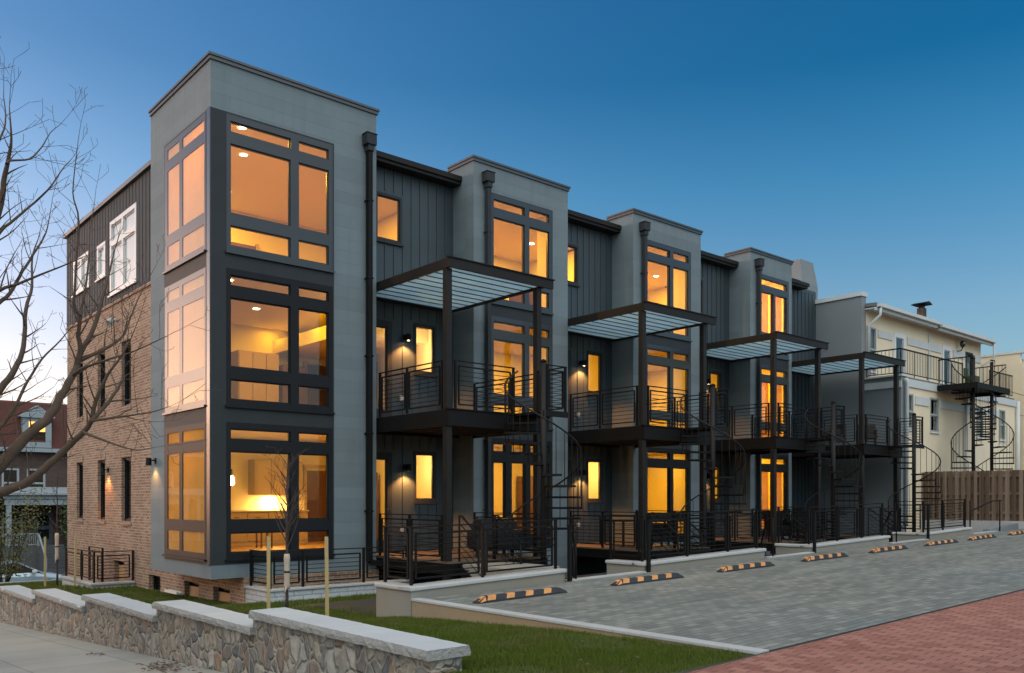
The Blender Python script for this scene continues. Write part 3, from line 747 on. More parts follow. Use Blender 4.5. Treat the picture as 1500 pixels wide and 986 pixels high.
        while y < 31.1:
            zs = sorted([(h[2]-.06, h[3]+.06) for h in sh if h[0]-.08 < y < h[1]+.08]); z = 5.66
            for a, c_ in zs+[(8.55, 9)]:
                if a > z+.1: b.box(7.671,y-.014,z,7.679,y+.014,a)
                z = max(z, c_)
            y += .27
        b.build('upper_siding', M['siding2'], t)
        c = MB(); c.box(7.58,21.05,8.581,8.0,31.26,8.70); c.build('flank_coping', M['coping'], t)
        for (a0,a1,z0,z1) in fh[:6]: window(t, 'x', 7.80, [(a0+.06,a1-.06)], [(z0+.06,z1-.06)], (a0,a1,z0,z1), 'frame', sill=False, depth=.08)
        for (a0,a1,z0,z1) in sh:
            s = MB(); s.abox('x', 7.735, 7.745, a0+.08, a1-.08, z0+.08, z1-.08); s.build('roller_shade', M['blind'], t)  # blinds whitened in colour to stand in for reflected sky glow
        for (a0,a1,z0,z1) in fh[6:]:
            f = window(t, 'x', 7.84, [(a0+.05,a1-.05)], [(z0+.05,z1-.05)], (a0,a1,z0,z1), 'frame', sill=False, depth=.06)
        for (a0,a1,z0,z1) in fh[7:]:
            s = MB(); s.abox('x', 7.80, 7.815, a0+.06, a1-.06, z0, z1-.12); s.build('plywood_board', M['ply'], t)
        for q,(a0,a1,z0,z1) in enumerate(sh):
            if q == 0: A = [(24.32,25.3),(25.42,26.38)]; Z = [(5.97,7.25),(7.40,7.86)]
            elif q == 1: A = [(a0+.13,a1-.13)]; Z = [(z0+.13,z1-.13)]
            else: A = [(28.73,29.42),(29.53,30.22)]; Z = [(z0+.13,z1-.13)]
            window(t, 'x', 7.68, A, Z, (a0,a1,z0,z1), 'wframe', depth=.1)
        b = MB(); b.box(8.2,21.2,-3,8.25,31,8.3); b.build('inner_wall', M['rdark'], t)  # dark sheet in place of the unlit rooms behind the flank windows
        b = MB(); b.box(7.95,31.0,-3.6,13.8,31.2,8.4); b.build('back_wall', M['brick'], t)
        b = MB(); b.tube([(7.68,25.9,5.06),(7.52,25.88,5.05)],.05,8); b.tube([(7.55,25.9,5.1),(7.45,25.85,4.95)],[.05,.11],10); b.build('security_light', M['trimw'], t)
    bk = MB(); bk.box(xr+1.2,18.24,1.92+.55,xr+1.3,18.299,1.92+.68); bk.box(xr+1.2,18.24,-1.33+.5,xr+1.3,18.299,-1.33+.63)
    if i < 3: bk.build('outlet_box', M['capc'], t)

# kitchen and furniture of the corner house, seen through its glass
kz = F1
t = thing('wall_cabinet', 'pale wooden wall cabinets above the lit worktop in the ground floor corner room', 'kitchen cabinet', (10.6,23.2,.1))
b = MB(); b.box(10.55,23.2,.12,12.05,23.59,1.12); b.build('carcass', M['cabinet'], t)
for k in range(3):
    d = MB(); x = 10.57+k*.5; d.box(x,23.17,.14,x+.46,23.199,1.10); d.box(x+.06,23.16,.2,x+.40,23.1699,1.04); d.build('door', M['cabinet'], t)
t = thing('kitchen_counter', 'kitchen counter with drawers below the bright splashback in the ground floor corner room', 'kitchen counter', (10,22.95,kz))
b = MB(); b.box(9.6,22.98,kz,12.1,23.59,-.36); b.build('carcass', M['cabinet'], t)
b = MB(); b.box(9.55,22.93,-.359,12.12,23.59,-.32); b.build('worktop', M['stone_top'], t)
for k in range(4):
    d = MB(); x = 9.64+k*.62; d.box(x,22.955,-.62,x+.58,22.979,-.40); d.box(x,22.955,kz+.1,x+.58,22.979,-.66); d.build('drawer_front', M['cabinet'], t)
    d = MB(); d.bar((x+.22,22.94,-.51),(x+.36,22.94,-.51),.015); d.build('handle', M['coping'], t)
lamp_area('undercabinet_lamp', 11.2, 23.38, .10, .35, 13, (1,.55,.16))
t = thing('interior_door', 'brown panel door at the back of the ground floor corner room', 'door', (12.3,23.55,kz))
b = MB(); b.box(12.35,23.52,kz,13.0,23.58,.85); b.build('leaf', M['doorw'], t)
for z0, z1 in ((kz+.15,-.45),(-.3,.72)):
    p = MB(); p.box(12.45,23.505,z0,12.63,23.5199,z1); p.box(12.71,23.505,z0,12.90,23.5199,z1); p.build('panel', M['doorw'], t)
b = MB(); b.box(12.26,23.50,kz,12.349,23.59,.94); b.box(13.001,23.50,kz,13.09,23.59,.94); b.box(12.26,23.50,.941,13.09,23.59,1.03); b.build('casing', M['cabinet'], t)
t = thing('pendant_lamp', 'small glowing pendant lamp at the left of the ground floor corner window', 'pendant lamp', (8.35,20.3,1.7))
b = MB(); b.tube([(8.55,20.1,1.72),(8.55,20.1,.62)],.008,5); b.tube([(8.55,20.1,.72),(8.55,20.1,.55)],.045,8); b.build('cord', M['steel'], t)
b = MB(); b.tube([(8.55,20.1,.55),(8.55,20.1,.5),(8.55,20.1,.36),(8.55,20.1,.33)],[.05,.085,.085,.05],10); b.build('globe', M['bulb'], t)
t = thing('bar_stool', 'low dark wooden stool inside the ground floor corner window', 'stool', (10.0,21.4,kz))
b = MB(); b.box(9.85,21.25,kz+.62,10.2,21.6,kz+.66); b.build('seat', M['doorw'], t)
for sx in (9.88,10.17):
    for sy in (21.28,21.57):
        l = MB(); l.bar((sx,sy,kz),(sx,sy,kz+.62),.035); l.build('leg', M['doorw'], t)
# first floor: bulkhead, tall cabinets
z0 = F1+ST
t = thing('ceiling_bulkhead', 'cream ceiling bulkhead with cove light in the middle floor corner room', 'bulkhead', (10,22.4,z0+2.4))
b = MB(); b.box(11.3,19.2,z0+2.30,13.69,23.59,z0+2.66); b.build('box', M['rwall'], t)
for y in (19.8,21.0,22.2,23.2): lamp_area('cove_lamp', 11.15, y, z0+2.98, .12, 1.6)
t = thing('tall_cabinet', 'tall wooden cabinets beside a dark fridge in the middle floor corner room', 'kitchen cabinet', (11.4,22.9,z0))
b = MB(); b.box(10.0,23.0,z0,11.2,23.59,z0+2.2); b.build('carcass', M['cabinet'], t)
for k in range(3):
    d = MB(); d.box(10.02+.4*k,22.97,z0+.05,10.39+.4*k,22.999,z0+2.15); d.build('door', M['cabinet'], t)
b = MB(); b.box(11.25,22.85,z0,12.0,23.59,z0+1.9); b.build('fridge', M['doorw'], t)
t = thing('interior_door', 'dark brown door leaf in the middle floor corner room', 'door', (12.5,23.3,z0))
b = MB(); b.box(12.35,23.5,z0,13.1,23.58,z0+2.1); b.build('leaf', M['doorw'], t)
b = MB(); b.box(12.27,23.48,z0,12.349,23.59,z0+2.18); b.box(13.101,23.48,z0,13.18,23.59,z0+2.18); b.build('casing', M['cabinet'], t)
z0 = F1+2*ST
t = thing('interior_door', 'brown door seen low through the top floor corner window', 'door', (9.9,23.5,z0))
b = MB(); b.box(9.95,23.5,z0,10.75,23.58,z0+2.1); b.build('leaf', M['doorw'], t)
b = MB(); b.box(9.87,23.48,z0,9.949,23.59,z0+2.18); b.box(10.751,23.48,z0,10.83,23.59,z0+2.18); b.build('casing', M['cabinet'], t)
for i, lab in ((0,'brown wardrobe behind the small top floor window of the corner house'),(1,'brown wardrobe behind the small top floor window of the second house')):
    xr = TW[i][1]
    t = thing('wardrobe', lab, 'wardrobe', (xr+1.4,21,z0), 'wardrobes behind the small top windows')
    b = MB(); b.box(xr+1.05,20.6,z0,xr+2.3,21.2,z0+2.0); b.build('carcass', M['doorw'], t); b = MB(); b.box(xr+1.07,20.57,z0+.05,xr+1.66,20.599,z0+1.97); b.box(xr+1.69,20.57,z0+.05,xr+2.28,20.599,z0+1.97); b.build('door', M['doorw'], t)
# bright pendants behind the recess windows
for (i, k, lab) in ((0,0,'bright globe lamp in the ground floor side window of the corner house'),(0,1,'bright globe lamp in the middle floor side window of the corner house'),(1,0,'bright globe lamp in the ground floor side window of the second house')):
    xr = TW[i][1]; x, y, z = xr+(1.98 if k == 0 else 2.05), 19.0, F1+ST*k+(2.13 if k == 0 else 1.95)
    t = thing('globe_lamp', lab, 'lamp', (x,y,z), 'globe lamps in the side windows')
    b = MB(); b.tube([(x,y,z+.09),(x,y,F1+ST*k+3.01)],.008,5); b.build('cord', M['steel'], t)
    b = MB(); b.tube([(x,y,z-.09),(x,y,z-.06),(x,y,z),(x,y,z+.06),(x,y,z+.09)],[.03,.08,.1,.08,.03],12); b.build('globe', M['bulb'], t)
    lamp_point('globe_light', x, y-.2, z, .1, 8, (1,.55,.16))
    b = MB(); b.box(xr+2.25,21.5,F1+ST*k,xr+2.6,22.2 if i else 23,F1+ST*k+2.05); o = b.build('inner_door', M['doorw']); tag(o, lab.replace('bright globe lamp in','brown door edge behind'), 'door', 'doors behind the side windows')

# ------------------------------------------------------------------ wall lamps
def wall_lamp(x, y, z, face, lab, watt=2.2):
    t = thing('wall_lamp', lab, 'wall lamp', (x,y,z), 'black downward wall lamps')
    d = Vector((0,-1,0)) if face == 'y' else Vector((-1,0,0)); p = Vector((x,y,z))
    b = MB(); b.bar(p+Vector((0,0,.05)), p+d*.03+Vector((0,0,.05)), .11, .13); b.bar(p+d*.03+Vector((0,0,.06)), p+d*.12+Vector((0,0,.06)), .03); b.build('bracket', M['steel'], t)
    c = p+d*.16; b = MB()
    b.tube([c+Vector((0,0,.12)), c+Vector((0,0,.115)), c+Vector((0,0,-.06))], [.02,.06,.068], 14, False)
    b.tube([c+Vector((0,0,-.06)), c+Vector((0,0,.10)), c+Vector((0,0,.112))], [.062,.055,.01], 14, False); b.build('lamp_shade', M['steel'], t)
    b = MB(); b.tube([c+Vector((0,0,-.05)), c+Vector((0,0,-.035)), c+Vector((0,0,.02))], [.028,.045,.03], 10); b.build('bulb', M['bulb'], t)
    l = bpy.data.lights.new('wall_lamp_spot', 'SPOT'); l.energy = watt; l.color = (1,.37,.09); l.spot_size = R(118); l.spot_blend = .55; l.shadow_soft_size = .03
    o = bpy.data.objects.new('wall_lamp_spot', l); o.location = c+Vector((0,0,-.065)); COL.objects.link(o)
fl = ['ground floor', 'middle floor']
hs = ['the corner house', 'the second house', 'the third house']
for i in range(3):
    for k in range(2):
        x = TW[i][1]+1.38; wall_lamp(x, 18.30, .76+3.28*k, 'y', f'black wall lamp by the {fl[k]} side window of {hs[i]}', 40 if i < 2 else 24)
wall_lamp(7.0, 20.71, .84, 'x', 'black wall lamp on the grey tower edge left of the corner glazing', 7)
wall_lamp(7.69, 26.74, .79, 'x', 'black wall lamp on the brick flank between the tall windows', 10)

# ------------------------------------------------------------------ porches, balconies and pergolas
PX = [11.0,17.32,23.47,29.0]
blab = ['nearest black steel balcony with porch below and pale pergola roof, beside the corner tower', 'second black steel balcony with porch below and pale pergola roof', 'third black steel balcony with porch below and pale pergola roof', 'farthest black steel balcony with pergola roof, against the grey stucco wall']
for i in range(4):
    x0 = PX[i]; x1 = x0+2.80; pf = 14.73
    t = thing('steel_balcony', blab[i], 'balcony', (x0, pf, -1.6), 'steel balconies with pergolas')
    # posts
    for px_, nm in ((x0+.06,'post'),(x0+2.66,'post')):
        for z0_, z1_ in ((-1.9, 1.55),(1.921,4.90)):
            b = MB(); b.box(px_-.07, pf-.0, z0_, px_+.07, pf+.14, z1_); b.build('post', M['steel_dark'], t)
    # canopy
    c = MB(); xe = x0+3.02
    c.box(x0-.02,pf-.10,4.90,xe,pf-.04,5.10); c.box(x0-.02,pf-.0399,4.90,x0+.05,18.29,5.10); c.box(x1-.07,pf-.0399,4.90,x1+.0,18.29,5.0) ; c.box(x0+.0501,18.22,4.90,x1-.0701,18.29,5.0)
    c.box(x0-.05,pf-.13,5.101,xe+.03,pf-.03,5.125)
    c.build('canopy_frame', M['steel_dark'], t)
    n = 10; L = (18.2-(pf-.03))/n; p = MB()
    for k in range(n):
        ya = pf-.03+L*k; 
        p.prism([(0,.03),(.02,.0),(L-.05,.0),(L-.035,.03),(L-.035,.036),(L-.054,.006),(.024,.006),(.004,.036)], (x0+.055,ya,4.955), (x1-.075,ya,4.955), (0,1,0))
    p.build('canopy_panel', M['poly'], t)
    p = MB()
    for k in range(n+1): p.box(x0+.055,pf-.045+L*k,4.947,x1-.075,pf-.025+L*k,4.975)
    p.build('canopy_rib', M['coping'], t)
    # deck
    d = MB(); d.box(x0-.02,pf-.06,1.56,x1+.10,pf-.001,1.90); d.box(x0-.02,pf,1.56,x0+.04,18.29,1.90); d.box(x1+.04,pf,1.56,x1+.10,17.44 if i < 3 else 18.2,1.90); d.box(x0+.0401,18.0,1.6,x1+.0399,18.29,1.85)
    d.box(x0-.05,pf-.09,1.901,x1+.13,pf-.0,1.925)
    d.build('deck_frame', M['steel'], t)
    d = MB(); d.box(x0+.041,pf+.001,1.86,x1+.039,17.99,1.92); d.build('deck_boards', M['soffit'], t)
    d = MB()
    for k in range(1,6): d.box(x0+.041,pf+k*.55,1.62,x1+.039,pf+k*.55+.05,1.859)
    d.build('joist', M['soffit'], t)
    # porch below
    d = MB(); d.box(x0-.02,pf-.05,-1.60,x1+.08,18.29,-1.37); d.build('porch_frame', M['steel'], t)
    d = MB(); d.box(x0-.05,pf-.08,-1.369,x1+.11,18.29,-1.33); d.build('porch_boards', M['timber'], t)
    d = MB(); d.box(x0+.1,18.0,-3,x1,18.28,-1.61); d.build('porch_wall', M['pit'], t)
    # steps down to the court
    for k in range(3):
        s = MB(); y = pf-.1-.27*k; s.box(x0+.30,y-.27,-1.38-.16*(k+1),x0+1.25,y,-1.34-.16*(k+1)); s.build('step', M['steel'], t)
    for xs in (x0+.28, x0+1.27):
        s = MB(); s.prism([(-.02,-.12),(-.02,.06),(.02,.06),(.02,-.12)], (xs,pf-.06,-1.45), (xs,pf-.95,-1.98), (1,0,0)); s.build('stringer', M['steel'], t)
        h = MB(); h.tube([(xs,pf-.06,-.36),(xs,pf-.14,-.36),(xs,pf-.92,-.90),(xs,pf-1.0,-.94)],.022,6); h.tube([(xs,pf-.06,-.52),(xs,pf-.9,-1.06)],.014,6); h.tube([(xs,pf-.92,-.90),(xs,pf-.92,-1.95)],.022,6); h.tube([(xs,pf-.06,-.36),(xs,pf-.06,-1.4)],.022,6)
        for k in range(1,5): h.tube([(xs,pf-.06,-.52-.15*k),(xs,pf-.9,-1.06-.15*k)],.008,5)
        h.build('handrail', M['steel'], t)
    # rails: porch and balcony
    for z, hh, full in ((-1.33, .97, False), (1.925, 1.02, True)):
        rail_run(t, (x0+.03,17.4,z), (x0+.03,pf+.22,z), h=hh, n=8, mids=(.46,) if full else (.5,))
        xe = x0+1.86 if full else x0+.30
        if full: rail_run(t, (x0+.22,pf+.0,z), (xe,pf+.0,z), h=hh, n=8)
        if not full: rail_run(t, (x0+1.29,pf,z), (x1+.05,pf,z), h=hh, n=8, posts=(True,True))
        if i < 3: rail_run(t, (x1+.07,17.4,z), (x1+.07,pf+.05,z), h=hh, n=8, mids=(.55,))
# ------------------------------------------------------------------ spiral stairs
def spiral(name, label, x, y, ztop, zbot, a0, turn, rad, ntread, group, square=True, bal=2, hr=.95, pole=.065, ptop=1.05, tm='steel'):
    t = thing(name, label, 'spiral stair', (x,y,zbot), group)
    b = MB(); b.tube([(x,y,zbot-.05),(x,y,ztop+ptop)], pole, 14); b.build('pole', M['steel_dark'], t)
    b = MB(); b.tube([(x,y,ztop+ptop),(x,y,ztop+ptop+.03),(x,y,ztop+ptop+.07)], [pole*1.15,pole*1.15,.02], 12); b.build('pole_cap', M['steel'], t)
    dz = (ztop-zbot)/(ntread+1); st = turn/ntread
    P = lambda r, a, z: (x+r*math.cos(a), y+r*math.sin(a), z)
    hp = [P(rad, a0, ztop+hr)]
    for k in range(ntread):
        z = ztop-dz*(k+1); a = a0+st*k; e = a+st*1.06
        m = MB(); A = [P(pole,a,z),P(rad+.02,a,z),P(rad+.02,(a+e)/2,z),P(rad+.02,e,z),P(pole,e,z)]; h_ = .045
        m.poly(A if st > 0 else A[::-1]); m.poly([(p[0],p[1],p[2]-h_) for p in (A[::-1] if st > 0 else A)])
        for q in range(5):
            p1, p2 = A[q], A[(q+1)%5]; m.poly([p1,(p1[0],p1[1],p1[2]-h_),(p2[0],p2[1],p2[2]-h_),p2])
        m.build('tread', M[tm], t)
        bb = MB()
        for j in range(bal):
            aa = a+st*(j+.5)/bal; zz = ztop+hr-dz*(k+(j+.5)/bal)
            bb.tube([P(rad,aa,z-.05), P(rad,aa,zz)], .0085, 5)
        bb.build('baluster', M['steel'], t)
    n = ntread*4
    hp = [P(rad, a0+turn*j/n, ztop+hr-(ztop-zbot-dz)*j/n) for j in range(n+1)]
    b = MB(); b.tube(hp, .02, 7); b.build('handrail', M['steel_dark'], t)
    if square:
        L = MB(); s_ = .70
        L.box(x-.05,y-.03,ztop-.06,x+s_,y+.93,ztop); L.box(x-.05,y-.06,ztop-.12,x+s_,y-.0301,ztop+.01); L.build('landing', M['steel'], t)
        rail_run(t, (x+.12,y,ztop), (x+s_-.03,y,ztop), h=1.0, n=8, gap=.06)
        rail_run(t, (x+s_-.03,y,ztop), (x+s_-.03,y+.9,ztop), h=1.0, n=8, posts=(False,True))
    return t
SP = [(12.87,13.75),(18.98,13.75),(25.2,13.75),(30.78,13.75)]
sl = ['nearest black spiral stair, winding down from the first balcony past the second tower', 'second black spiral stair, beside the third tower', 'third black spiral stair, before the dark recess left of the stucco wall', 'black spiral stair of the townhouses nearest the board fence']
for i, (x, y) in enumerate(SP):
    spiral('spiral_stair', sl[i], x, y, 1.92, zlot(x)-.32, R(90), R(405), .84, 15, 'black spiral stairs of the townhouses')
# ------------------------------------------------------------------ party wall, chimney and cream neighbour
PXW = 32.2
b = MB(); 
b.wall('x', PXW, PXW+.35, 16.4, 19.2, -2.2, 7.86, []); b.wall('x', PXW-.001, PXW+.35, 14.86, 16.399, -2.2, 4.60, [])
b.box(PXW+.02,19.201,-2.2,PXW+.35,31,7.86)
t = thing('party_wall', 'plain grey stucco party wall between the townhouses and the cream building', 'wall', (PXW,16.4,-1))
b.build('wall', M['stucco_g'], t)
c = MB(); c.prism([(-.06,0),(-.06,.16),(.42,.16),(.42,0)], (PXW,16.36,7.862), (PXW,18.4,7.862), (1,0,0)); c.build('coping', M['trimw'], t)
c = MB(); c.box(PXW-.08,14.80,4.602,PXW+.4,16.39,4.66); c.box(PXW-.05,14.83,4.18,PXW-.0015,16.39,4.43); c.build('trim_band', M['trimw'], t)
t = thing('stucco_chimney', 'tapered grey stucco chimney rising above the party wall', 'chimney', (PXW,18.5,7))
b = MB(); q = [(31.2,18.35),(32.4,18.35),(32.4,19.6),(31.2,19.6)]; T = [(31.25,18.45),(32.2,18.45),(32.2,19.45),(31.25,19.45)]
b.poly([(*p,-2) for p in q][::-1]); b.poly([(*p,9.55) for p in T])
for k in range(4):
    a, c_ = q[k], q[(k+1)%4]; ta, tc = T[k], T[(k+1)%4]
    b.poly([(*a,-2),(*c_,-2),(*c_,8.6),(*a,8.6)]); b.poly([(*a,8.6),(*c_,8.6),(*tc,9.55),(*ta,9.55)])
b.build('shaft', M['stucco_g'], t)
t = thing('roof_vent', 'small black pipe vent on the far townhouse eaves beside the chimney', 'vent', (30.6,18.4,8.4))
b = MB(); b.tube([(29.6,18.3,8.4),(29.6,18.3,8.95)],.05,8); b.build('pipe', M['steel'], t); b = MB(); b.bar((30.2,18.2,8.55),(30.8,18.2,8.55),.03); b.bar((30.78,18.2,8.4),(30.78,18.2,8.56),.03); b.build('bracket', M['steel'], t)

X0, X1 = 32.56, 43.75
t = thing('cream_building', 'cream stucco row house with pale trim bands and roof terrace, right of the townhouses', 'building', (X0,14.9,-1), None)
up = [(32.62,33.36,5.0,6.75),(34.9,35.9,4.70,6.80),(39.5,40.45,4.70,6.80),(41.98,42.82,4.70,6.80)]
lo = [(32.62,33.28,2.64,4.00),(34.75,35.52,2.64,4.00),(39.3,40.0,2.64,4.00),(41.8,42.5,2.64,4.00)]
b = MB(); b.wall('y', 16.4, 16.6, X0, X1, 4.3, 7.45, up); b.wall('y', 14.9, 15.1, X0, X1, -2, 4.55, lo)
b.box(X1-.2,16.601,-2,X1,24,7.4); b.box(X1-.2,15.101,-2,X1,16.399,4.5)
b.build('wall', M['stucco_y'], t)
b = MB(); b.box(X0,14.95,4.551,X1,16.39,4.64); b.build('terrace', M['rooft'], t)
b = MB(); b.prism([(-.42,-.12),(-.42,.02),(8,.55),(8,.40)], (X0-.1,16.35,7.55), (38.0,16.35,7.55), (0,1,0)); b.prism([(-.42,-.16),(-.42,-.02),(8,.50),(8,.36)], (38.001,16.35,7.5), (X1+.2,16.35,7.5), (0,1,0)); b.build('roof', M['rooft'], t)
b = MB(); b.box(X0-.1,15.78,7.40,37.95,15.92,7.53); b.box(38.05,15.78,7.34,X1+.25,15.92,7.47); b.box(X0-.1,15.921,7.28,37.9,16.02,7.40); b.box(38.1,15.921,7.22,X1+.2,16.02,7.33); b.box(X0-.1,16.021,7.36,X1+.2,16.399,7.40); b.build('gutter', M['trimw'], t)
b = MB(); 
for x0_, x1_ in ((33.5,34.7),(36.05,39.35),(40.6,41.85),(42.95,43.7)): b.box(x0_,16.36,6.42,x1_,16.3995,6.72)
for x0_, x1_ in ((33.42,34.62),(35.66,39.15),(40.15,41.65)): b.box(x0_,14.86,3.62,x1_,14.8995,3.95)
b.box(X0,14.84,4.25,X1,14.8995,4.54)
b.box(38.05,16.35,4.7,38.12,16.3995,7.2); b.build('trim_band', M['trimw'], t)
for pts, r in (([(X0+.05,15.85,7.4),(X0+.05,15.85,7.1),(X0+.02,16.28,6.75),(X0+.02,16.3,4.7)],.06),([(X1+.1,15.85,7.35),(X1+.1,15.85,6.6),(X1-.1,16.28,6.3),(X1-.1,16.3,4.7)],.05),([(X0-.2,14.75,4.5),(X0-.12,14.75,4.35),(X0-.12,14.78,-1)],.07),([(X1+.02,14.8,4.5),(X1+.02,14.8,-1)],.09),([(38.0,14.82,4.2),(38.0,14.82,-1)],.05)):
    b = MB(); b.tube(pts, r, 8); b.build('downspout', M['trimw'], t)
for q, (a0,a1,z0,z1) in enumerate(up+lo):
    if q in (1,2): window(t, 'y', 16.4, [(a0+.16,a1-.16)], [(z0+.35,z1-.18)], (a0,a1,z0,z1), 'wframe', sill=False, name='door')
    elif q == 3: window(t, 'y', 16.4, [(a0+.1,a1-.1)], [(z0+.1,z1-.1)], (a0,a1,z0,z1), 'frame', sill=False, name='door')
    else:
        zm = (z0+z1)/2; window(t, 'y', 16.4 if q < 4 else 14.9, [(a0+.06,a1-.06)], [(z0+.06,zm-.03),(zm+.03,z1-.06)], (a0,a1,z0,z1), 'greyf', sillmat='wframe')
b = MB(); b.box(X0+.05,17.2,4.4,X1-.25,17.25,7.3); b.box(X0+.05,15.7,-2,X1-.25,15.75,4.4); b.build('inner_wall', M['rdark'], t)  # dark sheets in place of the unlit rooms behind these windows
t = thing('wall_lantern', 'small dark globe lantern on the cream wall above the roof terrace', 'lantern', (41.05,16.36,6.75))
b = MB(); b.tube([(41.0,16.38,6.7),(41.0,16.2,6.7),(41.05,16.15,6.85)],.025,6); b.build('bracket', M['steel'], t); b = MB(); b.tube([(41.05,16.15,6.85),(41.05,16.15,6.92),(41.05,16.15,7.1),(41.05,16.15,7.16)],[.05,.12,.12,.03],10); b.build('globe', M['carglass'], t)
t = thing('brick_flue', 'dark brick flue with a flat metal cowl on the cream roof', 'chimney', (41.4,18,8))
b = MB(); b.box(41.22,17.97,7.3,41.53,18.28,8.98); b.build('stack', M['darkbrick'], t); b = MB(); b.box(41.27,18.02,8.981,41.48,18.23,9.14); b.prism([(-.36,0),(-.3,.04),(0,.13),(.3,.04),(.36,0)], (41.375,17.77,9.14), (41.375,18.48,9.14), (1,0,0)); b.build('cowl', M['steel'], t)
b = MB(); b.box(40.2,17.9,7.3,41.1,18.6,8.35); tag(b.build('roof_hatch', M['trimw'], origin=(40.5,18,7.4)), 'pale roof hatch box beside the brick flue', 'roof hatch')
# terrace railing: vertical bars
def picket(label, runs, group, sp=.14, h=1.0):
    t = thing('terrace_railing', label, 'railing', runs[0][0], group)
    for p, q in runs:
        p = Vector(p); q = Vector(q); d = q-p; n = max(2, int(d.length/sp)); Z = Vector((0,0,1))
        b = MB(); b.bar(p+Z*h, q+Z*h, .045); b.bar(p+Z*.1, q+Z*.1, .03); b.build('rail', M['steel'], t)
        b = MB()
        for k in range(n+1):
            r = p+d*k/n; b.tube([r+Z*(0 if k % 8 == 0 else .1), r+Z*h], .018 if k % 8 == 0 else .009, 5)
        b.build('picket', M['steel'], t)
picket('black picket railing along the cream roof terrace', [((32.4,16.3,4.66),(32.4,14.97,4.66)),((32.4,14.97,4.66),(38.05,14.97,4.66)),((40.9,14.97,4.66),(43.6,14.97,4.66))], 'railings of the cream building')
t = thing('stair_bridge', 'black steel landing between the cream terrace and its spiral stairs', 'landing', (37.5,14.4,4.3))
b = MB(); b.box(35.3,13.4,4.42,38.6,14.84,4.5); b.box(35.3,13.35,4.28,38.6,13.399,4.5); b.box(35.25,13.4,4.28,35.299,14.84,4.5); b.box(38.601,13.4,4.28,38.65,14.84,4.5); b.build('platform', M['steel'], t)
for p, q in (((36.8,13.42,4.5),(37.2,13.42,4.5)),((35.28,13.45,4.5),(35.28,14.8,4.5)),((38.6,13.5,4.5),(38.6,14.8,4.5))):
    p = Vector(p); q = Vector(q); d = q-p; Z = Vector((0,0,1)); b = MB(); b.bar(p+Z, q+Z, .04); n = max(2,int(d.length/.14))
    for k in range(n+1): b.tube([p+d*k/n, p+d*k/n+Z],.01,5)
    b.build('rail', M['steel'], t)
spiral('spiral_stair', 'black spiral stair rising above the fence at the cream building, the left one of two', 35.95, 13.75, 4.45, -.9, R(100), R(-560), .78, 24, 'black spiral stairs of the cream building', square=False)
spiral('spiral_stair', 'black spiral stair rising above the fence at the cream building, the right one of two', 37.8, 13.75, 4.45, -.9, R(-20), R(560), .78, 24, 'black spiral stairs of the cream building', square=False)
b = MB(); b.box(37.0,14.1,4.51,37.5,14.5,5.0); b.box(37.05,14.5,4.9,37.45,14.56,5.35); tag(b.build('terrace_chair', M['evergreen'], origin=(37.2,14.3,4.5), bevel=.05), 'dark green padded chair on the landing of the cream terrace', 'chair')
t = thing('far_building', 'cream building end wall at the right edge, behind the spiral stairs', 'building', (46,15.3,-1))
b = MB(); b.wall('x', 46.0, 46.2, 15.45, 30, -2, 7.05, []); b.box(46.0,15.3,-2,60,15.449,6.6); b.build('wall', M['stucco_y'], t)
b = MB(); b.box(45.95,15.25,7.051,46.25,30,7.16); b.box(46.3,15.2,6.601,60,15.5,6.8); b.build('coping', M['trimw'], t)
b = MB(); b.box(46.6,15.26,4.2,47.6,15.299,6.0); b.box(46.6,15.26,.8,47.6,15.299,2.7); b.build('window', M['trimw'], t)
# board fence, on its low wall
FX = 34.0
t = thing('board_fence', 'weathered brown board on board fence below the spiral stairs of the cream building', 'fence', (FX,12,-.8))
b = MB(); rnd = random.Random(5); y = 5.0; k = 0
while y < 15.6:
    x = FX+(.0 if k % 2 else .09); w = .14; b.box(x,y,-.80+rnd.uniform(-.01,.01),x+.02,y+w,1.04+rnd.uniform(-.015,.015)); y += .105+rnd.uniform(0,.012); k += 1
b.build('board', M['wood_f'], t)
b = MB()
for z in (-.55,.15,.80): b.box(FX+.021,5.0,z,FX+.089,15.6,z+.09)
b.build('rail', M['wood_f'], t)
b = MB(); b.prism([(0,-1.5),(0,0),(.3,0),(.3,-1.5)], (FX-.12,15.6,-.80), (FX-.12,5.0,-.78), (1,0,0)); tag(b.build('plinth_wall', M['capc'], origin=(FX,10,-1)), 'low pale concrete wall below the brown board fence', 'low wall')
t = thing('stair_handrail', 'thin black handrail at the concrete ramp before the board fence', 'handrail', (31.3,11.5,-1))
b = MB(); b.tube([(29.6,11.42,-1.1),(29.6,11.42,-.05)],.022,6); b.build('post', M['steel'], t); b = MB(); b.tube([(32.1,11.42,-1.1),(32.1,11.42,-.05)],.022,6); b.build('post', M['steel'], t); b = MB(); b.tube([(29.6,11.42,-.40),(31.4,11.42,-.07),(32.25,11.42,-.05)],.02,6); b.build('rail', M['steel'], t)
b = MB(); b.prism([(0,-1),(0,0),(.22,.0),(.22,-1)], (31.3,11.44,-1.02), (33.87,11.44,-.86), (0,1,0)); tag(b.build('ramp_wall', M['stucco_g'], origin=(32,11.44,-1)), 'low bluish concrete ramp wall behind the farthest wheel stops', 'low wall')

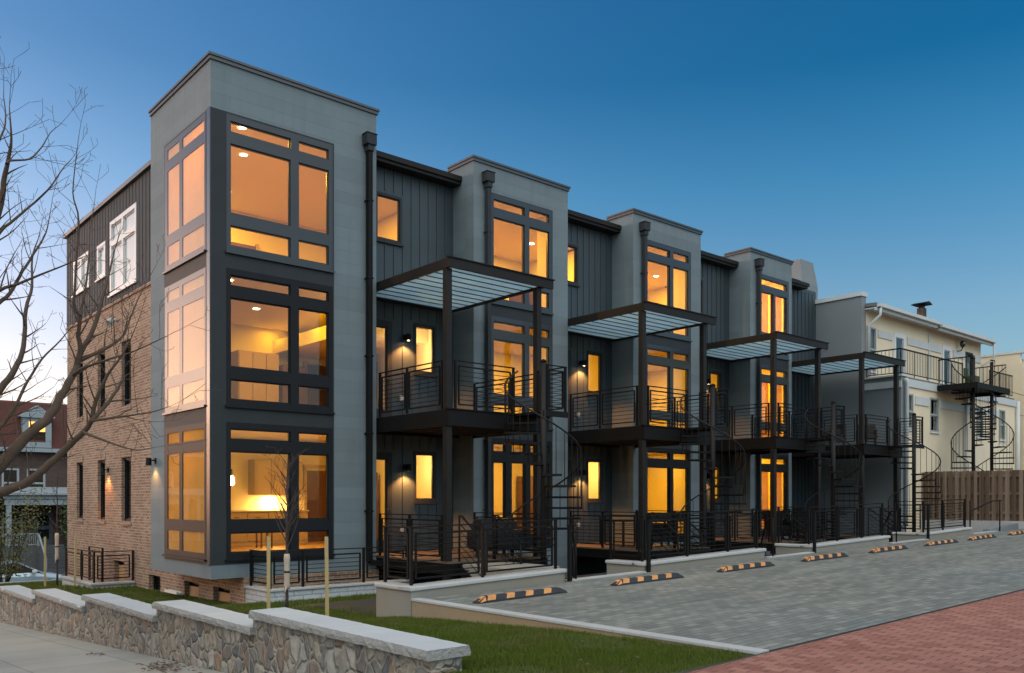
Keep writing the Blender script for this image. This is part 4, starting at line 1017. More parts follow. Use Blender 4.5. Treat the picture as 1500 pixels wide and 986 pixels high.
# ------------------------------------------------------------------ patio furniture
def armchair(name, lab, x, y, z, a, group, mat='wicker'):
    t = thing(name, lab, 'chair', (x,y,z), group); c, s_ = math.cos(a), math.sin(a)
    def bx(nm, x0,y0,z0,x1,y1,z1):
        m = MB(); m.box(x0,y0,z0,x1,y1,z1)
        m.v = [(x+p[0]*c-p[1]*s_, y+p[0]*s_+p[1]*c, z+p[2]) for p in m.v]; m.build(nm, M[mat], t, bevel=.02)
    bx('seat',-.29,-.28,.30,.29,.28,.44); bx('backrest',-.33,.281,.30,.33,.36,.86); bx('armrest',-.36,-.30,.30,-.291,.28,.64); bx('armrest',.291,-.30,.30,.36,.28,.64)
    for lx in (-.3,.3):
        for ly in (-.25,.25): bx('leg',lx-.03,ly-.03,0,lx+.03,ly+.03,.299)
armchair('wicker_armchair', 'dark wicker armchair on the far balcony, left of the pergola post', 30.0, 16.4, 1.925, R(-100), 'wicker armchairs on the far balcony')
armchair('wicker_armchair', 'dark wicker armchair on the far balcony, right of the pergola post', 31.0, 15.6, 1.925, R(-60), 'wicker armchairs on the far balcony')
armchair('patio_chair', 'black slatted patio chair under the second porch, before its lit window', 19.3, 15.9, -1.33, R(20), 'patio chairs on the porches', 'steel')
armchair('patio_chair', 'black slatted patio chair on the third porch, before its lit window', 25.4, 15.8, -1.33, R(-30), 'patio chairs on the porches', 'steel')
t = thing('patio_table', 'black patio table under the second porch', 'table', (18.5,16.4,-1.33))
b = MB(); b.box(18.0,16.0,-.63,19.0,16.9,-.59); b.build('top', M['steel'], t)
for x in (18.05,18.95):
    for y in (16.05,16.85):
        l = MB(); l.box(x-.025,y-.025,-1.33,x+.025,y+.025,-.631); l.build('leg', M['steel'], t)
t = thing('barbecue', 'covered black barbecue behind the nearest retaining wall', 'barbecue', (12.9,15.6,-1.33))
b = MB(); b.box(12.3,15.1,-1.15,13.5,15.75,-.72); b.build('body', M['cover'], t, bevel=.06); b = MB(); b.prism([(-.26,0),(-.24,.16),(-.1,.26),(.12,.26),(.26,.1),(.26,0)], (12.4,15.45,-.71), (13.4,15.45,-.71), (0,1,0)); b.build('lid', M['cover'], t, bevel=.03)
for x in (12.55,13.35):
    l = MB(); l.box(x-.03,15.3,-1.33,x+.03,15.36,-1.151); l.box(x-.03,15.6,-1.33,x+.03,15.66,-1.151); l.build('leg', M['steel'], t)

# ------------------------------------------------------------------ far street: brick house, car
HY = 64.0
def row_house(x0, x1, lab):
    t = thing('brick_row_house', lab, 'house', (x0,HY,-4.4), 'brick row houses on the far street')
    xc = (x0+x1)/2
    wins = [(xc-.55,xc+.55,.1,2.0),(x0+.5,x0+1.5,.1,2.0)]; dr = [(xc-.1,xc+1.0,-3.0,-.85),(x0+.5,x0+1.7,-2.4,-.8)]
    b = MB(); b.wall('y', HY, HY+.3, x0, x1, -5, 3.1, wins+dr); b.box(x0,HY+.301,-5,x0+.2,HY+10,3.1); b.box(x1-.2,HY+.301,-5,x1,HY+10,3.1); b.box(x0+.2,HY+1.2,-5,x1-.2,HY+1.3,3); b.build('wall', M['darkbrick'], t)
    b = MB(); b.prism([(-.3,0),(.55,3.0),(.9,3.15),(9,3.2),(9,0)], (x0,HY,3.35), (x1,HY,3.35), (0,1,0)); b.build('mansard_roof', M['mansard'], t)
    b = MB(); b.box(x0,HY-.5,3.1,x1,HY-.001,3.35); b.build('cornice', M['porchw'], t)
    d = MB(); d.wall('y', HY-.35, HY-.2, xc-.85, xc+.85, 3.4, 5.35, [(xc-.5,xc+.5,3.75,5.1)]); d.box(xc-.85,HY-.199,3.4,xc-.7,HY+1.2,5.35); d.box(xc+.7,HY-.199,3.4,xc+.85,HY+1.2,5.35)
    d.prism([(-1.05,0),(0,.75),(1.05,0),(.95,-.08),(-.95,-.08)], (xc,HY-.5,5.43), (xc,HY+1.6,5.43), (1,0,0)); dm = d.build('dormer', M['porchw'], t)
    g = MB(); g.box(xc-.5,HY-.15,4.45,xc+.5,HY-.14,5.1); g.build('lit_pane', M['litwin'], dm); g = MB(); g.box(xc-.5,HY-.15,3.75,xc+.5,HY-.14,4.40); g.box(xc-.5,HY-.3,4.401,xc+.5,HY-.2,4.449); g.build('pane', M['carglass'], dm)
    for w in wins: window(t, 'y', HY, [(w[0]+.1,w[1]-.1)], [(w[2]+.1,1.0),(1.08,w[3]-.1)], w, 'greyf', depth=.2, glass='carglass')
    f = window(t, 'y', HY, [(dr[0][0]+.2,dr[0][1]-.2)], [(-2.7,-2.0),(-1.8,-1.05)], dr[0], 'steps', sill=False, depth=.2, name='door', glass='carglass')
    window(t, 'y', HY, [(dr[1][0]+.1,dr[1][1]-.1)], [(-2.3,-1.6),(-1.52,-.9)], dr[1], 'greyf', depth=.2, glass='carglass')
    p = MB(); p.box(x0+.1,HY-2.6,.02,x1-.1,HY-.01,.25); p.box(x0+.2,HY-2.5,-.38,x1-.2,HY-2.2,.019); p.prism([(-2.8,0),(-2.8,.12),(0,.55),(0,0)], (x0,HY,.251), (x1,HY,.251), (0,1,0)); p.build('porch_roof', M['porchw'], t)
    for x in (x0+.3,x1-.5):
        c = MB(); c.box(x,HY-2.48,-3.0,x+.28,HY-2.22,-.381); c.build('porch_column', M['porchw'], t)
    p = MB(); p.box(x0+.1,HY-2.6,-5,x1-.1,HY-.01,-3.0); p.build('porch_floor', M['steps'], t)
    s = MB()
    for k in range(7): s.box(xc-.5,HY-2.6-.3*(k+1),-5,xc+1.3,HY-2.6-.3*k-.001,-3.0-.2*(k+1))
    s.build('steps', M['steps'], t)
    r = MB(); r.bar((xc-.45,HY-2.7,-2.2),(xc-.45,HY-4.6,-3.7),.09); r.bar((xc-.45,HY-2.7,-3),(xc-.45,HY-2.7,-2.2),.1); r.bar((xc-.45,HY-4.6,-4.4),(xc-.45,HY-4.6,-3.7),.1)
    r.bar((x0+.2,HY-2.55,-2.2),(xc-.5,HY-2.55,-2.2),.07); r.bar((x0+.2,HY-2.55,-2.9),(xc-.5,HY-2.55,-2.9),.07)
    for k in range(18): x = x0+.25+(xc-.75-x0)*k/17; r.bar((x,HY-2.55,-2.9),(x,HY-2.55,-2.2),.035)
    r.build('porch_railing', M['porchw'], t)
row_house(6.2,11.3,'brick row house with red mansard roof, only its edge at the left border')
row_house(11.4,16.4,'brick row house with red mansard roof, lit dormer and white porch')
row_house(16.5,21.5,'brick row house with red mansard roof, mostly behind the brick flank')
def side_row(y0, y1, h, lab):  # out-of-view houses added to block the low sunset glow
    t = thing('brick_row_house', lab, 'house', (-14,y0,zwalk(y0)), 'brick row houses across the side street')
    zb = zwalk(y1)-1.5; W = [(y0+.9+2.2*k, y0+2.0+2.2*k, zb+2.6+3.2*s, zb+4.4+3.2*s) for k in range(3) for s in range(2)]
    b = MB(); b.wall('x', -14.3, -14.0, y0, y1, zb, zb+h, W); b.box(-22,y0,zb,-14.301,y1,zb+h-.3); b.build('wall', M['darkbrick'], t)
    b = MB(); b.box(-14.2,y0,zb+h,-13.6,y1,zb+h+.35); b.build('cornice', M['porchw'], t)
    b = MB()
    for w in W: b.abox('x', -14.08, -14.04, *w)
    b.build('window', M['carglass'], t)
for k, lab in enumerate(['first brick row house across the side street, seen only in the corner glazing','second brick row house across the side street, mirrored in the low side windows','third brick row house across the side street, mirrored beside the bare tree','fourth brick row house across the side street, mirrored at the brick flank','fifth brick row house across the side street, toward the far corner','sixth brick row house across the side street, at the far corner']):
    side_row(6+6.6*k, 12.5+6.6*k, 9.3+.4*(k%3), lab)
row_house(1.0,6.1,'brick row house with red mansard roof on the far street, past the left border')  # unseen houses from here on extend the row to block low glow
row_house(-4.2,.9,'brick row house with red mansard roof on the far street, second past the left border')
row_house(-9.4,-4.3,'brick row house with red mansard roof on the far street, third past the left border')
row_house(-14.6,-9.5,'brick row house with red mansard roof on the far street, fourth past the left border')
# car: body along +X
def car(x, y, z, lab):
    t = thing('parked_car', lab, 'car', (x,y,z))
    st = [(-2.15,.45,.62,.66),(-2.05,.30,.80,.78),(-1.5,.24,.92,.86),(-.6,.22,.95,.88),(.5,.22,.96,.88),(1.1,.24,.92,.86),(1.85,.28,.80,.80),(2.15,.40,.64,.66)]
    b = MB(); rings = []
    for (xx, zb, zt_, hw) in st: rings.append([(x+xx,y-hw,z+zb+.08),(x+xx,y-hw,z+zt_-.16),(x+xx,y-hw*.9,z+zt_),(x+xx,y+hw*.9,z+zt_),(x+xx,y+hw,z+zt_-.16),(x+xx,y+hw,z+zb+.08),(x+xx,y+hw*.9,z+zb),(x+xx,y-hw*.9,z+zb)])
    for a, c in zip(rings, rings[1:]):
        for k in range(8): b.poly([a[k],c[k],c[(k+1)%8],a[(k+1)%8]], True)
    b.poly(rings[0][::-1]); b.poly(rings[-1]); 
    body = b.build('body', M['carpaint'], t)
    g = MB(); p0 = [(-1.75,.90),(-1.05,1.40),(.1,1.43),(1.05,.93)]; w0, w1 = .80, .60
    L_ = [(x+a, y-(w0 if q in (0,3) else w1), z+h) for q, (a, h) in enumerate(p0)]; R_ = [(x+a, y+(w0 if q in (0,3) else w1), z+h) for q, (a, h) in enumerate(p0)]
    g.poly(L_); g.poly(R_[::-1])
    for q in (0,2): g.poly([L_[q],L_[q+1],R_[q+1],R_[q]][::-1])
    g.build('cabin_glass', M['carglass'], t)
    r = MB(); r.prism([(-.62,-.01),(-.55,.04),(.55,.04),(.62,-.01)], (x-1.1,y,z+1.40), (x+.12,y,z+1.43), (0,1,0)); 
    for sgn in (-1,1):
        r.bar((x+1.1,y+sgn*.81,z+.92),(x+.1,y+sgn*.61,z+1.43),.06); r.bar((x-1.8,y+sgn*.81,z+.90),(x-1.05,y+sgn*.61,z+1.41),.09); r.bar((x-.35,y+sgn*.82,z+.93),(x-.4,y+sgn*.615,z+1.42),.06)
        r.bar((x-1.05,y+sgn*.61,z+1.41),(x+.1,y+sgn*.61,z+1.44),.06)
    r.build('roof', M['carpaint'], t)
    for sgn in (-1,1):
        m = MB(); m.box(x+.62,y+sgn*.88,z+.95,x+.80,y+sgn*1.08,z+1.10); m.build('mirror', M['whitepl'], t, bevel=.03)
        for xx in (-1.35,1.35):
            w = MB(); w.tube([(x+xx,y+sgn*.68,z+.32),(x+xx,y+sgn*.89,z+.32)],.32,18); w.build('wheel', M['rubber'], t)
        h = MB(); h.box(x+2.02,y+sgn*.55,z+.58,x+2.14,y+sgn*.72,z+.68); h.build('headlight', M['whitepl'], t)
car(8.8, 45.0, -4.32, 'pale blue parked car on the far street, partly hidden by the lawn edge')
b = MB(); b.prism([(0,-1.5),(0,.0),(.25,.0),(.25,-1.5)], (5.0,33.2,-2.82), (7.9,33.2,-2.82), (0,1,0)); tag(b.build('lawn_edge_kerb', M['capc'], origin=(6,33.2,-2.8)), 'thin pale kerb at the far end of the lawn, before the parked car', 'kerb')

for p, q, lab in (((43.9,15.2,5.0),(75,13,7.2),'upper thin black cable strung right from the cream building'),((43.9,15.1,4.0),(75,12,5.6),'lower thin black cable strung right from the cream building')):
    p = Vector(p); q = Vector(q); b = MB(); b.tube([p+(q-p)*k/16-Vector((0,0,1.0*4*(k/16)*(1-k/16))) for k in range(17)], .012, 4, False)
    tag(b.build('overhead_cable', M['steel'], origin=tuple(p)), lab, 'cable', 'cables at the right edge')
# ------------------------------------------------------------------ trees
LIMBS=[
 ([(2.23, 15.29, -0.22), (2.53, 15.18, 0.2), (2.79, 15.1, 0.5), (3.1, 14.97, 0.95), (3.38, 14.87, 1.24), (3.57, 14.85, 1.6), (3.77, 14.82, 2.01), (3.86, 14.89, 2.3), (4.04, 14.88, 2.68), (4.18, 14.9, 3.18), (4.28, 14.95, 3.53), (4.38, 15.01, 3.93)],0.15,0.012),
 ([(3.78, 14.87, 2.02), (3.82, 14.73, 2.36), (3.77, 14.65, 2.58), (3.77, 14.53, 2.83), (3.68, 14.49, 2.95), (3.66, 14.4, 3.29), (3.68, 14.27, 4.22), (3.59, 14.23, 4.63), (3.61, 14.09, 5.22)],0.06,0.006),
 ([(3.82, 14.9, 2.18), (4.2, 14.8, 2.41), (4.47, 14.79, 2.64), (4.62, 14.89, 2.97), (4.79, 14.96, 3.37), (4.98, 15.02, 3.75)],0.045,0.006),
 ([(3.73, 14.85, 1.93), (3.79, 14.58, 2.02), (4.02, 14.17, 2.13), (4.26, 13.74, 2.22), (4.62, 13.21, 2.44)],0.04,0.006),
 ([(3.76, 14.5, 2.84), (3.85, 14.58, 3.24), (3.93, 14.67, 3.78), (3.98, 14.8, 4.24), (4.07, 14.89, 4.72)],0.03,0.005),
 ([(2.23, 15.29, -0.22), (2.49, 14.97, -0.02), (2.71, 14.68, 0.1), (2.97, 14.36, 0.24), (3.17, 14.09, 0.44), (3.38, 13.81, 0.74), (3.54, 13.57, 0.94), (3.63, 13.4, 1.15), (3.65, 13.29, 1.4), (3.75, 13.1, 1.75), (3.86, 12.91, 1.98), (3.95, 12.74, 2.22)],0.12,0.008),
 ([(3.61, 13.37, 1.12), (3.84, 13.31, 1.42), (4.02, 13.31, 1.76), (4.07, 13.41, 2.07), (4.14, 13.49, 2.35)],0.05,0.006),
 ([(3.61, 13.37, 1.12), (3.9, 12.82, 1.17), (4.1, 12.37, 1.2), (4.23, 11.97, 1.26)],0.03,0.004),
 ([(3.54, 13.49, 0.96), (3.77, 13.07, 0.81), (3.99, 12.66, 0.69), (4.12, 12.32, 0.71)],0.03,0.004),
 ([(2.23, 15.29, -0.22), (2.35, 15.43, 0.43), (2.58, 15.46, 1.22), (2.85, 15.46, 1.72), (3.07, 15.51, 2.06), (3.21, 15.62, 2.44), (3.28, 15.79, 3.08), (3.4, 15.93, 3.49), (3.44, 16.12, 3.99), (3.56, 16.25, 4.38)],0.11,0.008),
 ([(2.33, 15.34, 0.42), (2.63, 15.23, 0.84), (2.81, 15.23, 1.11), (3.01, 15.2, 1.44), (3.18, 15.21, 1.83), (3.38, 15.18, 2.21), (3.62, 15.13, 2.51), (3.8, 15.12, 2.77)],0.06,0.006),
 ([(2.23, 15.29, -0.22), (2.17, 15.23, 0.93), (2.18, 15.1, 1.93), (2.34, 14.84, 2.92), (2.51, 14.57, 3.7), (2.65, 14.34, 4.26), (2.68, 14.2, 4.65), (2.71, 14.05, 4.92), (2.71, 13.93, 5.14), (2.67, 13.85, 5.52)],0.14,0.006),
 ([(2.32, 14.69, 2.89), (2.53, 14.68, 3.57), (2.71, 14.7, 3.96), (2.99, 14.63, 4.29), (3.31, 14.53, 4.68), (3.51, 14.53, 5.04), (3.66, 14.58, 5.26)],0.05,0.005),
 ([(2.66, 13.99, 4.76), (2.72, 14.05, 4.84), (2.94, 13.96, 4.89), (3.1, 13.93, 5.1), (3.21, 13.94, 5.33), (3.34, 13.93, 5.49)],0.025,0.004),
 ([(2.16, 14.95, 1.91), (2.4, 14.64, 2.79), (2.64, 14.32, 3.02), (2.85, 14.03, 3.11), (3.05, 13.74, 3.21), (3.32, 13.4, 3.34), (3.51, 13.12, 3.44)],0.05,0.005),
 ([(2.49, 14.94, 2.55), (2.67, 14.94, 2.88), (2.88, 14.9, 3.12), (3.05, 14.91, 3.48), (3.25, 14.89, 3.87), (3.38, 14.93, 4.15), (3.46, 15.02, 4.49)],0.06,0.006),
 ([(2.32, 14.69, 2.89), (2.38, 14.79, 3.82), (2.51, 14.83, 4.66), (2.69, 14.84, 5.27), (2.82, 14.89, 5.68), (2.82, 15.04, 6.15)],0.06,0.006),
]
rt = random.Random(11)
def twig(mb, p, d, L, r, lvl, up=.15, n=4):
    """a curved branch that forks"""
    p = Vector(p); d = Vector(d).normalized(); pts = [p.copy()]; rad = [r]; k = max(3, int(L/.12)); 
    bend = Vector((rt.uniform(-1,1),rt.uniform(-1,1),rt.uniform(-.4,1)))*.10
    for i in range(k):
        d = (d + bend*.5 + Vector((rt.uniform(-1,1),rt.uniform(-1,1),rt.uniform(-1,1)))*.09 + Vector((0,0,up*.12))).normalized()
        p = p + d*(L/k); pts.append(p.copy()); rad.append(max(.0032, r*(1-.8*(i+1)/k)))
        if lvl > 0 and i > 0 and rt.random() < (.62 if lvl > 1 else .5):
            side = d.cross(Vector((rt.uniform(-1,1),rt.uniform(-1,1),rt.uniform(-1,1)))).normalized()
            twig(mb, p, d*.75+side*rt.uniform(.5,1.0), L*rt.uniform(.35,.62)*(1-.4*i/k), rad[-1]*.62, lvl-1, up)
    mb.tube(pts, rad, n if r > .012 else 3, False)
def limb(mb, pts, r0, r1, twigs=True, every=.28, ln=(.5,1.3), lvl=2):
    P = [Vector(p) for p in pts]
    # Catmull-Rom smoothing
    out = []
    for i in range(len(P)-1):
        a, b_, c, d = P[max(i-1,0)], P[i], P[i+1], P[min(i+2,len(P)-1)]
        for s in range(4):
            u = s/4; out.append(.5*((2*b_)+(c-a)*u+(2*a-5*b_+4*c-d)*u*u+(3*b_-a-3*c+d)*u**3))
    out.append(P[-1]); n = len(out)
    rad = [r0+(r1-r0)*(i/(n-1))**.75 for i in range(n)]
    out = [q+Vector((rt.uniform(-1,1),rt.uniform(-1,1),rt.uniform(-1,1)))*rad[i]*.18 for i, q in enumerate(out)]
    mb.tube(out, rad, 9 if r0 > .05 else 6, False)
    if not twigs: return
    acc = 0
    for i in range(3, n):
        acc += (out[i]-out[i-1]).length
        if acc > every:
            acc = 0; d = (out[i]-out[i-1]).normalized()
            side = d.cross(Vector((rt.uniform(-1,1),rt.uniform(-1,1),rt.uniform(-1,1)))).normalized()
            twig(mb, out[i], d*.6+side*.9+Vector((0,0,.25)), rt.uniform(*ln)*(1-.35*i/n), min(rad[i]*.5,.016), lvl)
    twig(mb, out[-1], out[-1]-out[-3], .7, r1, 2)
t = thing('bare_tree', 'large leafless street tree reaching in from the left edge of the photo', 'tree', (2.1,15.3,-2.57))
b = MB(); b.tube([(2.08,15.3,-2.75),(2.08,15.3,-2.5),(2.12,15.31,-1.8),(2.17,15.3,-1.0),(2.2,15.3,-.4),(2.24,15.29,-.1),(2.3,15.25,.15)],[.30,.235,.20,.19,.185,.17,.10],12); b.build('trunk', M['bark'], t)
b = MB()
for pts, r0, r1 in LIMBS: limb(b, pts, r0*.82, r1, every=.12 if (r0 > .045 and pts[-1][2] < 3.7) else .15, ln=(.35,1.0), lvl=3 if (r0 > .045 and pts[-1][2] < 3.7) else (1 if pts[-1][2] > 5 else 2))
for k in range(7):      # the side away from the camera
    a = R(150+k*28); q = [(2.2,15.3,-.2+.2*k)]
    for s in range(1,6): q.append((2.2+math.cos(a)*s*.6+rt.uniform(-.15,.15),15.3+math.sin(a)*s*.6+rt.uniform(-.15,.15),-.2+.2*k+s*(.45+.12*k)))
    if k < 5: limb(b, q, .07, .008, every=.45, lvl=2)
b.build('branches', M['bark'], t)
def young_tree(lab, x, y, zb, h, seed, wrapz, spread=.5, br=26):
    global rt; rt = random.Random(seed)
    t = thing('young_tree', lab, 'tree', (x,y,zb), None)
    b = MB(); pts = [(x+rt.uniform(-.012,.012),y+rt.uniform(-.012,.012),zb+h*k/10) for k in range(11)]; b.tube(pts,[.032-.0026*k for k in range(11)],7); b.build('trunk', M['bark2'], t)
    b = MB()
    for k in range(br):
        z = zb+h*(.42+.56*k/br); a = rt.uniform(0,6.28); f = 1-.6*(k/br); twig(b, (x,y,z), (math.cos(a)*.6,math.sin(a)*.6,.8), spread*rt.uniform(.6,1.25)*f+.12, .011*f+.005, 2, .4)
    b.build('branches', M['bark2'], t)
    if wrapz:
        b = MB(); z0, z1 = wrapz; n = 8; b.tube([(x,y,zb+z0+(z1-z0)*k/n) for k in range(n+1)],[.052+.006*math.sin(k*2.1) for k in range(n+1)],9); b.tube([(x-.03,y-.03,zb+z0+.05),(x-.06,y-.03,zb+z0-.08)],[.02,.012],5); b.build('trunk_wrap', M['wrap'], t)
        b = MB(); b.tube([(x,y,zb+(z0+z1)/2-.02),(x,y,zb+(z0+z1)/2+.015)],.060,9); b.build('tie', M['rubber'], t)
    return t
ty = 14.3; tx = 7.12
young_tree('thin bare young tree with wrapped trunk between two stakes, before the corner window', tx, ty, -2.03, 2.75, 21, (.42,1.05), .62, 30)
def stake(x, y, zb, zt_, lab, lean, g='timber stakes of the young trees'):
    b = MB(); b.bar((x,y,zb-.3),(x+lean,y,zt_),.045); tag(b.build('timber_stake', M['stake'], origin=(x,y,zb)), lab, 'stake', g)
stake(6.44, 13.6, -2.02, -.62, 'pale timber stake left of the wrapped young tree', .0)
stake(7.07, 12.75, -2.0, -.62, 'pale timber stake right of the wrapped young tree, the right one of the pair', -.02)
young_tree('thin bare young tree with wrapped trunk by the brick corner, far left', 6.3, 26.6, -2.45, 3.4, 33, (.75,1.5), .3, 16)
stake(6.0, 26.6, -2.45, -1.05, 'thin timber stake left of the far young tree by the brick corner', 0)
stake(6.45, 25.4, -2.4, -.9, 'thin timber stake right of the far young tree, near the areaway railing', .03)
# budding shrub
rt = random.Random(5)
def leafy(name, lab, x, y, zb, h, rx_, n, m, cat='shrub', size=.035, trunk=True, lower=.15):
    t = thing(name, lab, cat, (x,y,zb))
    b = MB(); tips = []
    for k in range(16):
        a = rt.uniform(0,6.28); q = [(x,y,zb)]
        for s in range(1,6): f = s/5; q.append((x+math.cos(a)*rx_*f*rt.uniform(.6,1),y+math.sin(a)*rx_*f*rt.uniform(.6,1),zb+h*f*rt.uniform(.75,1.0)))
        b.tube(q,[.02,.016,.012,.009,.006,.003],4,False); tips += q[1:]
    b.build('stem', M['bark2'], t)
    L_ = MB()
    for k in range(n):
        p = Vector(rt.choice(tips))+Vector((rt.gauss(0,1)*rx_*.2,rt.gauss(0,1)*rx_*.2,rt.gauss(0,1)*h*.09))
        if p.z < zb+lower*h: continue
        a = Vector((rt.uniform(-1,1),rt.uniform(-1,1),rt.uniform(-1,1))).normalized()*size*rt.uniform(.6,1.3); c = a.orthogonal().normalized()*size*.45
        L_.poly([p-a,p+c,p+a,p-c])
    L_.build('foliage', M[m], t)
leafy('budding_shrub', 'tall shrub with sparse yellow green spring leaves at the left border', 6.5, 34.6, -3.3, 3.5, 1.15, 3600, 'leafy', size=.05)
leafy('evergreen_shrub', 'dark green shrub between the white porch and the brick corner', 15.0, 58.5, -4.4, 4.2, 1.0, 2600, 'evergreen', size=.12)
# soil bed, litter, splash tray
b = MB(); n = 18
b.poly([(8.75+.95*math.cos(6.283*k/n)*(1+.12*math.sin(3*k)),14.7+.5*math.sin(6.283*k/n)*(1+.15*math.sin(2*k)),zlawn(14.7)+.012) for k in range(n)]); struct(b.build('soil_bed', M['soil_b']))
b = MB()
for cx, cy, sp, n in ((4.35,12.4,.28,120),(4.45,12.9,.2,40),(4.2,15.2,.15,20)):
    for k in range(n):
        x = cx+rt.gauss(0,1)*sp*.55; y = cy+rt.gauss(0,1)*sp; x = min(x,4.68); z = zwalk(y)+.008+rt.uniform(0,.02); a = rt.uniform(0,6.28); s_ = rt.uniform(.015,.05)
        c, d = math.cos(a)*s_, math.sin(a)*s_; b.poly([(x-c,y-d,z),(x+d*.4,y-c*.4,z+.012),(x+c,y+d,z+.004),(x-d*.4,y+c*.4,z)])
for k in range(170):
    x = rt.uniform(5.25,7.7); y = rt.uniform(5.3,12); z = zlawn(y)+.03+rt.uniform(0,.02); a = rt.uniform(0,6.28); s_ = rt.uniform(.012,.03); c, d = math.cos(a)*s_, math.sin(a)*s_
    b.poly([(x-c,y-d,z),(x+d*.5,y-c*.5,z+.012),(x+c,y+d,z+.004),(x-d*.5,y+c*.5,z)])
struct(b.build('leaf_litter', M['litter']), 'stuff')
t = thing('splash_tray', 'white plastic splash tray on the lawn below the corner tower', 'tray', (7.4,20.6,-2.2))
b = MB(); b.box(7.3,20.2,-2.21,7.42,21.0,-2.18); b.box(7.3,20.2,-2.179,7.32,21.0,-2.15); b.box(7.40,20.2,-2.179,7.42,21.0,-2.15); b.build('tray', M['whitepl'], t)

# ------------------------------------------------------------------ camera, sky, sun
cam = bpy.data.cameras.new('camera'); co = bpy.data.objects.new('camera', cam); COL.objects.link(co); S.camera = co
co.location = (0,0,0); co.rotation_euler = (R(90), 0, R(48.9647-90)); cam.sensor_width = 36; cam.lens = 36*1269/1500; cam.shift_y = .1587; cam.clip_end = 5000; cam.clip_start = .05
SUN_AZ, SUN_EL = 122.0, 3.0
W = bpy.data.worlds.new('World'); S.world = W; W.use_nodes = True; nt = W.node_tree; nt.nodes.clear()
out = nt.nodes.new('ShaderNodeOutputWorld'); bg = nt.nodes.new('ShaderNodeBackground'); sky = nt.nodes.new('ShaderNodeTexSky')
sky.sky_type = 'NISHITA'; sky.sun_disc = False; sky.sun_elevation = R(SUN_EL); sky.sun_rotation = R(90-SUN_AZ); sky.air_density = 1.0; sky.dust_density = .6; sky.ozone_density = 3.0; sky.altitude = 50
BACK_FILL = (2.05,1.95,1.72)
def WN(typ, ins=None, **kw):
    o = nt.nodes.new('ShaderNode'+typ)
    for k, v in kw.items(): setattr(o, k, v)
    for k, v in (ins or {}).items():
        if isinstance(v, bpy.types.NodeSocket): nt.links.new(v, o.inputs[k])
        else: o.inputs[k].default_value = v
    return o
def WM(op, a, b_=0.0): return WN('Math', {0: a, 1: b_}, operation=op).outputs[0]
def WMix(fac, a, b_, blend):
    o = WN('Mix', data_type='RGBA', blend_type=blend)
    for k, v in ((0, fac), (6, a), (7, b_)):
        if isinstance(v, bpy.types.NodeSocket): nt.links.new(v, o.inputs[k])
        else: o.inputs[k].default_value = v if k == 0 else (*v, 1)
    return o.outputs[2]
K = 1/.79
vd = WN('VectorMath', {0: WN('TexCoord').outputs['Generated']}, operation='NORMALIZE').outputs[0]
sz = WN('SeparateXYZ', {0: vd}).outputs[2]
gain = WN('ValToRGB', {0: sz}); e = gain.color_ramp.elements; e.new(.5); e.new(.5); e.new(.5)
for i, (p, col) in enumerate(((0,(.74,.60,.60)),(.2,(.60,.60,.60)),(.33,(.22,.50,.56)),(.43,(.02,.34,.44)),(1,(.0,.26,.42)))): e[i].position = p; e[i].color = (*col, 1)
col = WMix(1.0, sky.outputs[0], gain.outputs[0], 'MULTIPLY')
hv = WN('VectorMath', {0: WN('VectorMath', {0: vd, 1: (1,1,0)}, operation='MULTIPLY').outputs[0]}, operation='NORMALIZE').outputs[0]
def lobe(az, k_az, s_el, el0, amp):
    global col
    d = WN('VectorMath', {0: hv, 1: (math.cos(R(az)), math.sin(R(az)), 0)}, operation='DOT_PRODUCT').outputs['Value']
    a_ = WM('MULTIPLY', WM('SUBTRACT', 1.0, d), -k_az); z_ = WM('DIVIDE', WM('SUBTRACT', sz, el0), s_el); z_ = WM('MULTIPLY', WM('MULTIPLY', z_, z_), -1.0)
    w_ = WM('EXPONENT', WM('ADD', a_, z_)); col = WMix(w_, col, tuple(x*K for x in amp), 'ADD')
d_ = WN('VectorMath', {0: hv, 1: (math.cos(R(118)), math.sin(R(118)), 0)}, operation='DOT_PRODUCT').outputs['Value']
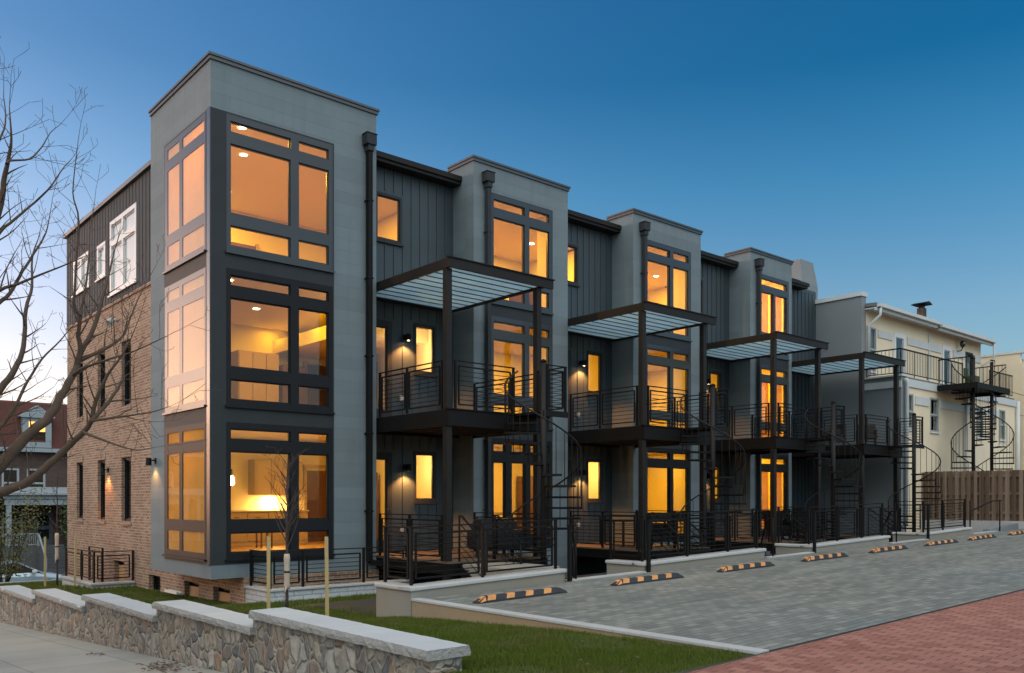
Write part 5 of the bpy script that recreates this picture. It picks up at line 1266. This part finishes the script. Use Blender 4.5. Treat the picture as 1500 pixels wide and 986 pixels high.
col = WMix(WM('EXPONENT', WM('MULTIPLY', WM('SUBTRACT', 1.0, d_), -2.0)), col, WMix(1.0, col, (1.05,.76,.66), 'MULTIPLY'), 'MIX')
lobe(105, 2.6, .22, .52, (.055,.085,.18))
lobe(118, 4.27, .31, .0, (1.45,.95,1.05))      # afterglow over the left horizon
lobe(112, 45.0, .13, .06, (.7,.52,.40))        # its bright core
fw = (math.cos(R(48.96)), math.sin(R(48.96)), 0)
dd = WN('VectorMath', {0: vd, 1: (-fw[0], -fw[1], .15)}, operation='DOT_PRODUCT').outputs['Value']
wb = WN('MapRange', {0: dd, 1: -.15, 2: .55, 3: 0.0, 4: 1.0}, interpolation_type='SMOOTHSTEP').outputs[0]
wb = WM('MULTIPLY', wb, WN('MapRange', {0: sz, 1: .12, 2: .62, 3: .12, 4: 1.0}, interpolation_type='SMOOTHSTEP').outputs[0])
col = WMix(wb, col, tuple(x*K for x in BACK_FILL), 'ADD')   # pale fill light added to the unseen sky behind the viewer
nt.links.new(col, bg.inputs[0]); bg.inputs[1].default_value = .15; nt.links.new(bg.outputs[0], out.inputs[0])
sun = bpy.data.lights.new('sun', 'SUN'); so = bpy.data.objects.new('sun', sun); COL.objects.link(so); sun.energy = .12; sun.angle = R(12); sun.color = (1,.72,.5)
d = Vector((math.cos(R(SUN_AZ))*math.cos(R(SUN_EL+3)), math.sin(R(SUN_AZ))*math.cos(R(SUN_EL+3)), math.sin(R(SUN_EL+3)))); so.rotation_euler = d.to_track_quat('Z', 'Y').to_euler()
S.view_settings.view_transform = 'Standard'; S.view_settings.look = 'None'; S.view_settings.exposure = 2.4; S.view_settings.gamma = 1; S.view_settings.use_curve_mapping = False
S.render.engine = 'CYCLES'; c = S.cycles; c.use_denoising = True; c.max_bounces = 8; c.diffuse_bounces = 3; c.glossy_bounces = 4; c.transmission_bounces = 4; c.transparent_max_bounces = 12; c.sample_clamp_indirect = 4; c.sample_clamp_direct = 0; c.caustics_reflective = False; c.caustics_refractive = False; c.use_light_tree = True; c.blur_glossy = .5
